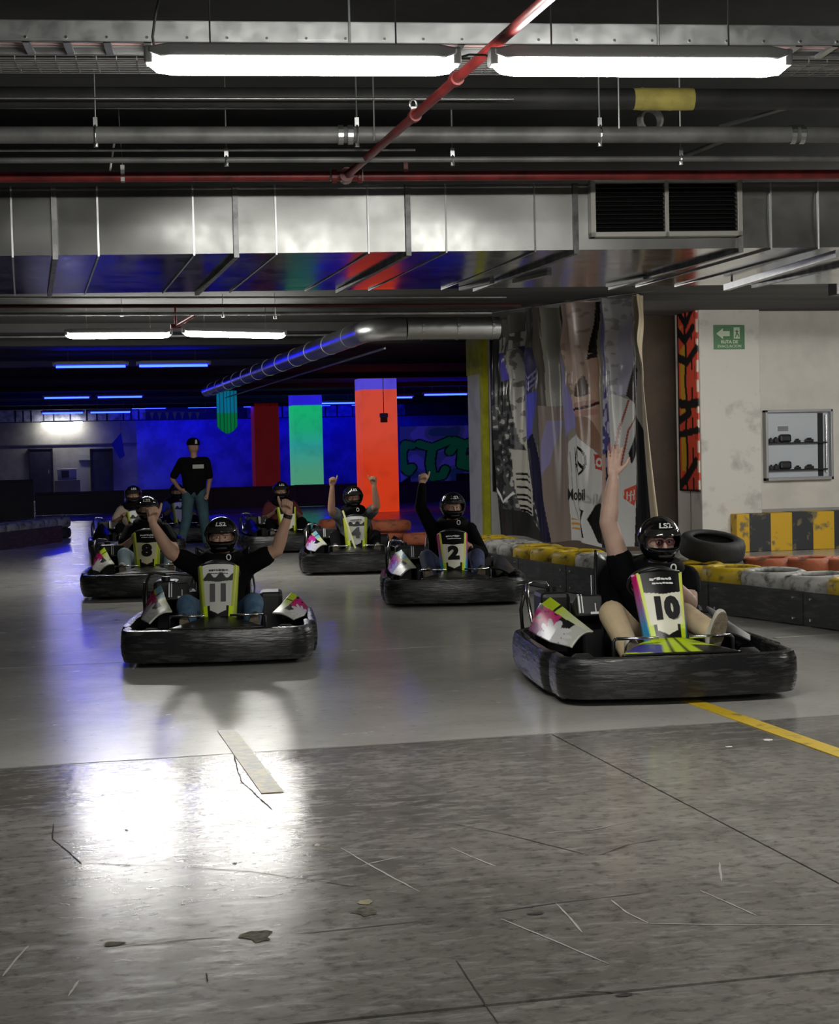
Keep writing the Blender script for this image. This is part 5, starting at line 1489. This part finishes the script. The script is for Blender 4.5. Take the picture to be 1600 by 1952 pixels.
GRIPR = dict(elbow=(.30, .22, .46), wrist=(.16, -.12, .60), pose='grip', d=(-.2, -.6, .5), n=(-.6, -.4, -.5), s=(-.3, 0, 1))
M_strap = mat('red_vest_print', (.32,.035,.02), .7); M_blueprint = mat('blue_shirt_print', (.03,.10,.22), .7)
def x10(p, S, sh, chest, nk):
    MB().beam(chest + Vector((-.125, -.112, .13)), chest + Vector((-.085, -.150, -.08)), .06, .006, up=(0, -1, 0)).build('shirt_print', M_strap, p, bevel=.002)
    MB().prism([(.07, .66), (.13, .66), (.10, .71)], .25, .256, 'y').build('shirt_print', M_blueprint, p)
    MB().beam(chest + Vector((-.02, -.15, -.10)), chest + Vector((.02, -.16, -.22)), .10, .006, up=(0, -1, 0)).build('shirt_print', M_strap, p, bevel=.002)
def xwatch(i, pts):
    def fn(p, S, sh, chest, nk):
        el, wr = S(*pts[0]), S(*pts[1]); d = (wr - el).normalized(); c = wr - d * .01
        MB().tube([c, c + d * .03], .036, 14).build('wristband', M_black, p, smooth=True, auto=40)
    return fn
driver('10', 'person in black t-shirt and beige trousers raising an open hand, driving kart 10', M_skin3, M_blk_cloth, M_beige, M_shoe_w,
       [dict(elbow=(-.275, .36, 1.04), wrist=(-.245, .33, 1.31), pose='open', d=(.06, 0, 1), n=(0, -1, 0), s=(1, 0, 0), sc=1.05), dict(elbow=(.20, .28, .53), wrist=(.03, .0, .68), pose='grip', d=(-.2, -.6, .3), n=(-.6, -.4, -.5), s=(-.3, 0, 1))], vox=.006, arm=1.16, slv=.36, sc=1.06, glasses=True, extra=x10, headyaw=R(4), lean=.04, dz=-.09, dx=.13, dy=-.09, knees=[(-.38, -.16, .53), (.06, -.12, .50)], feet=[(-.33, -.46, .30), (.12, -.50, .44)])
E11 = dict(elbow=(.43, .34, .80), wrist=(.52, .30, 1.06), pose='thumb', d=(.03, 0, 1), n=(-.3, -1, 0), s=(-1, 0, .3), sc=1.05)
driver('11', 'person in dark t-shirt and jeans, both thumbs up, driving the front left kart', M_skin, M_blk_cloth, M_jeans, M_shoe_d,
       [dict(elbow=(-.40, .30, .80), wrist=(-.52, .20, 1.03), pose='thumb', d=(-.05, 0, 1), n=(.3, -1, 0), s=(1, 0, .3), sc=1.05), E11], vox=.006, arm=1.08, extra=xwatch(1, ((.43, .34, .80), (.52, .30, 1.06))), visor_up=False, dz=-.05, feet=[(-.22, -.54, .27), (.24, -.54, .27)])
driver('2', 'person in black long-sleeved jacket raising one thumb, driving kart 2', M_skin, M_blk_cloth, M_jeans_d, M_shoe_d,
       [dict(elbow=(-.28, .38, .92), wrist=(-.26, .34, 1.14), pose='thumb', d=(.05, 0, 1), n=(.2, -1, 0), s=(1, 0, .2)), dict(elbow=(.34, .2, .44), wrist=(.2, -.1, .52), pose='grip', d=(-.2, -.6, .3), n=(-.6, -.4, -.5), s=(-.3, 0, 1))], vox=.0075, visor_up=True, long_sleeve=True, headyaw=R(8), lean=.05)
M_greyshirt = mat('grey_shirt', (.055,.065,.07), .85, col2=(.16,.19,.19), vscale=5)
driver('4', 'person in grey t-shirt raising both fists, driving kart 4', M_skin2, M_greyshirt, M_blk_cloth, M_shoe_d,
       [dict(elbow=(-.29, .16, .76), wrist=(-.27, .12, 1.06), pose='thumb', d=(-.02, 0, 1), n=(.2, -1, 0), s=(1, 0, .2)), dict(elbow=(.30, .16, .80), wrist=(.27, .12, 1.06), pose='thumb', d=(-.02, 0, 1), n=(-.2, -1, 0), s=(-1, 0, .2))], vox=.0085, headyaw=R(6))
driver('8', 'person in dark top and pale jeans driving kart 8, face behind the raised fist', M_skin, M_blk_cloth, M_jeans_l, M_shoe_w, [GRIPL, GRIPR], vox=.009)
M_maroon = mat('maroon_shirt', (.10,.012,.016), .85)
driver('7', 'person in maroon shirt driving kart 7 below the green column', M_skin2, M_maroon, M_blk_cloth, M_shoe_d, [GRIPL, GRIPR], vox=.010)
M_stripe = mat('pale_shirt', (.35,.28,.22), .85)
driver('b', 'person in pale top in the kart half hidden behind kart 8', M_skin2, M_stripe, M_blk_cloth, M_shoe_d, [dict(elbow=(-.33, .2, .48), wrist=(-.22, -.05, .58), pose='grip', d=(.2, -.6, .5), n=(.6, -.4, -.5), s=(.3, 0, 1)), GRIPR], vox=.010)
M_bluetop = mat('blue_shirt', (.03,.06,.22), .85)
driver('c', 'person in blue top in the far kart beside the standing man', M_skin2, M_bluetop, M_blk_cloth, M_shoe_d, [GRIPL, GRIPR], vox=.010, dz=-.05)

# standing attendant seen from behind, hand on hip
g0 = onz(374, 1046, 0)
V = Vector
bd_ = MB()
def st_torso(mb, g):
    ball(mb, (0, 0, .95), (.165 + g, .12 + g, .14 + g)); ball(mb, (0, 0, 1.12), (.155 + g, .11 + g, .16 + g)); ball(mb, (0, 0, 1.30), (.19 + g, .12 + g, .15 + g))
    capsule(mb, (-.19, 0, 1.41), (.19, 0, 1.41), .065 + g, .065 + g); chain(mb, [(-.19, 0, 1.41), (-.09, 0, 1.2), (-.05, 0, .98)], [.065 + g, .10 + g, .12 + g]); chain(mb, [(.19, 0, 1.41), (.09, 0, 1.2), (.05, 0, .98)], [.065 + g, .10 + g, .12 + g])
st_torso(bd_, 0)
capsule(bd_, (0, 0, 1.4), (0, .01, 1.58), .055, .058)
MHs = Matrix.Translation((0, 0, 1.65)) @ Matrix.Rotation(R(150), 4, 'Z')
face(bd_, MHs)
LG = [[(-.10, 0, .92), (-.13, -.05, .5), (-.24, -.12, .09)], [(.10, 0, .92), (.14, .02, .5), (.17, .1, .09)]]
for l in LG: chain(bd_, l, [.09, .06, .042])
AR = [[(-.2, 0, 1.40), (-.36, .06, 1.14), (-.24, -.04, .98)], [(.2, 0, 1.40), (.25, .04, 1.12), (.22, -.12, .92)]]
for a in AR: chain(bd_, a, [.054, .042, .029])
hand(bd_, (-.22, -.05, .97), (.5, -.3, -.5), (.6, .5, .2), (0, -1, .3), 'grip'); hand(bd_, (.22, -.13, .90), (0, -.3, -1), (-1, 0, 0), (0, -1, 0), 'grip')
sp_ = fuse(bd_, 'person', M_skin2, None, .010)
sp_.location = (g0.x, g0.y, 0); sp_.rotation_euler = (0, 0, R(-10))
tag(sp_, 'person in black t-shirt, cap and jeans standing with a hand on one hip', 'person')
tp = MB(); st_torso(tp, .016)
for a in AR: chain(tp, [a[0], V(a[0]).lerp(V(a[1]), .8)], [.074, .066])
fuse(tp, 't_shirt', M_blk_cloth, sp_, .011, 3)
pt = MB(); ball(pt, (0, 0, .92), (.175, .13, .12))
for l in LG: chain(pt, [l[0], l[1], V(l[1]).lerp(V(l[2]), .95)], [.11, .085, .07])
fuse(pt, 'trousers', mat('teal_denim', (.045,.10,.12), .85, var=.3, vscale=8), sp_, .011, 2)
for l in LG:
    a = V(l[2]); mb = MB(); chain(mb, [a + V((0, .04, -.04)), a + V((0, -.12, -.05))], [.042, .038]); fuse(mb, 'shoe', M_shoe_d, sp_, .009)
mb = MB(); vs_ = _ico()
mb.lathe([(.104, 0), (.108, .03), (.098, .07), (.07, .105), (.03, .12), (.0, .122)], 20, Matrix.Translation((0, 0, 1.68)))
cp_ = mb.build('cap', M_blk_cloth, sp_, smooth=True)
MB().prism([(.035, 1.70), (.075, 1.70), (.07, 1.765), (.04, 1.765)], -.105, -.10, 'y').build('cap_patch', mat('grey_patch', (.4,.4,.38), .7), cp_)
MB().box((-.01, -.142, 1.30), (.17, -.132, 1.365)).build('shirt_print', mat('pale_print', (.42,.41,.38), .7), sp_, bevel=.003)
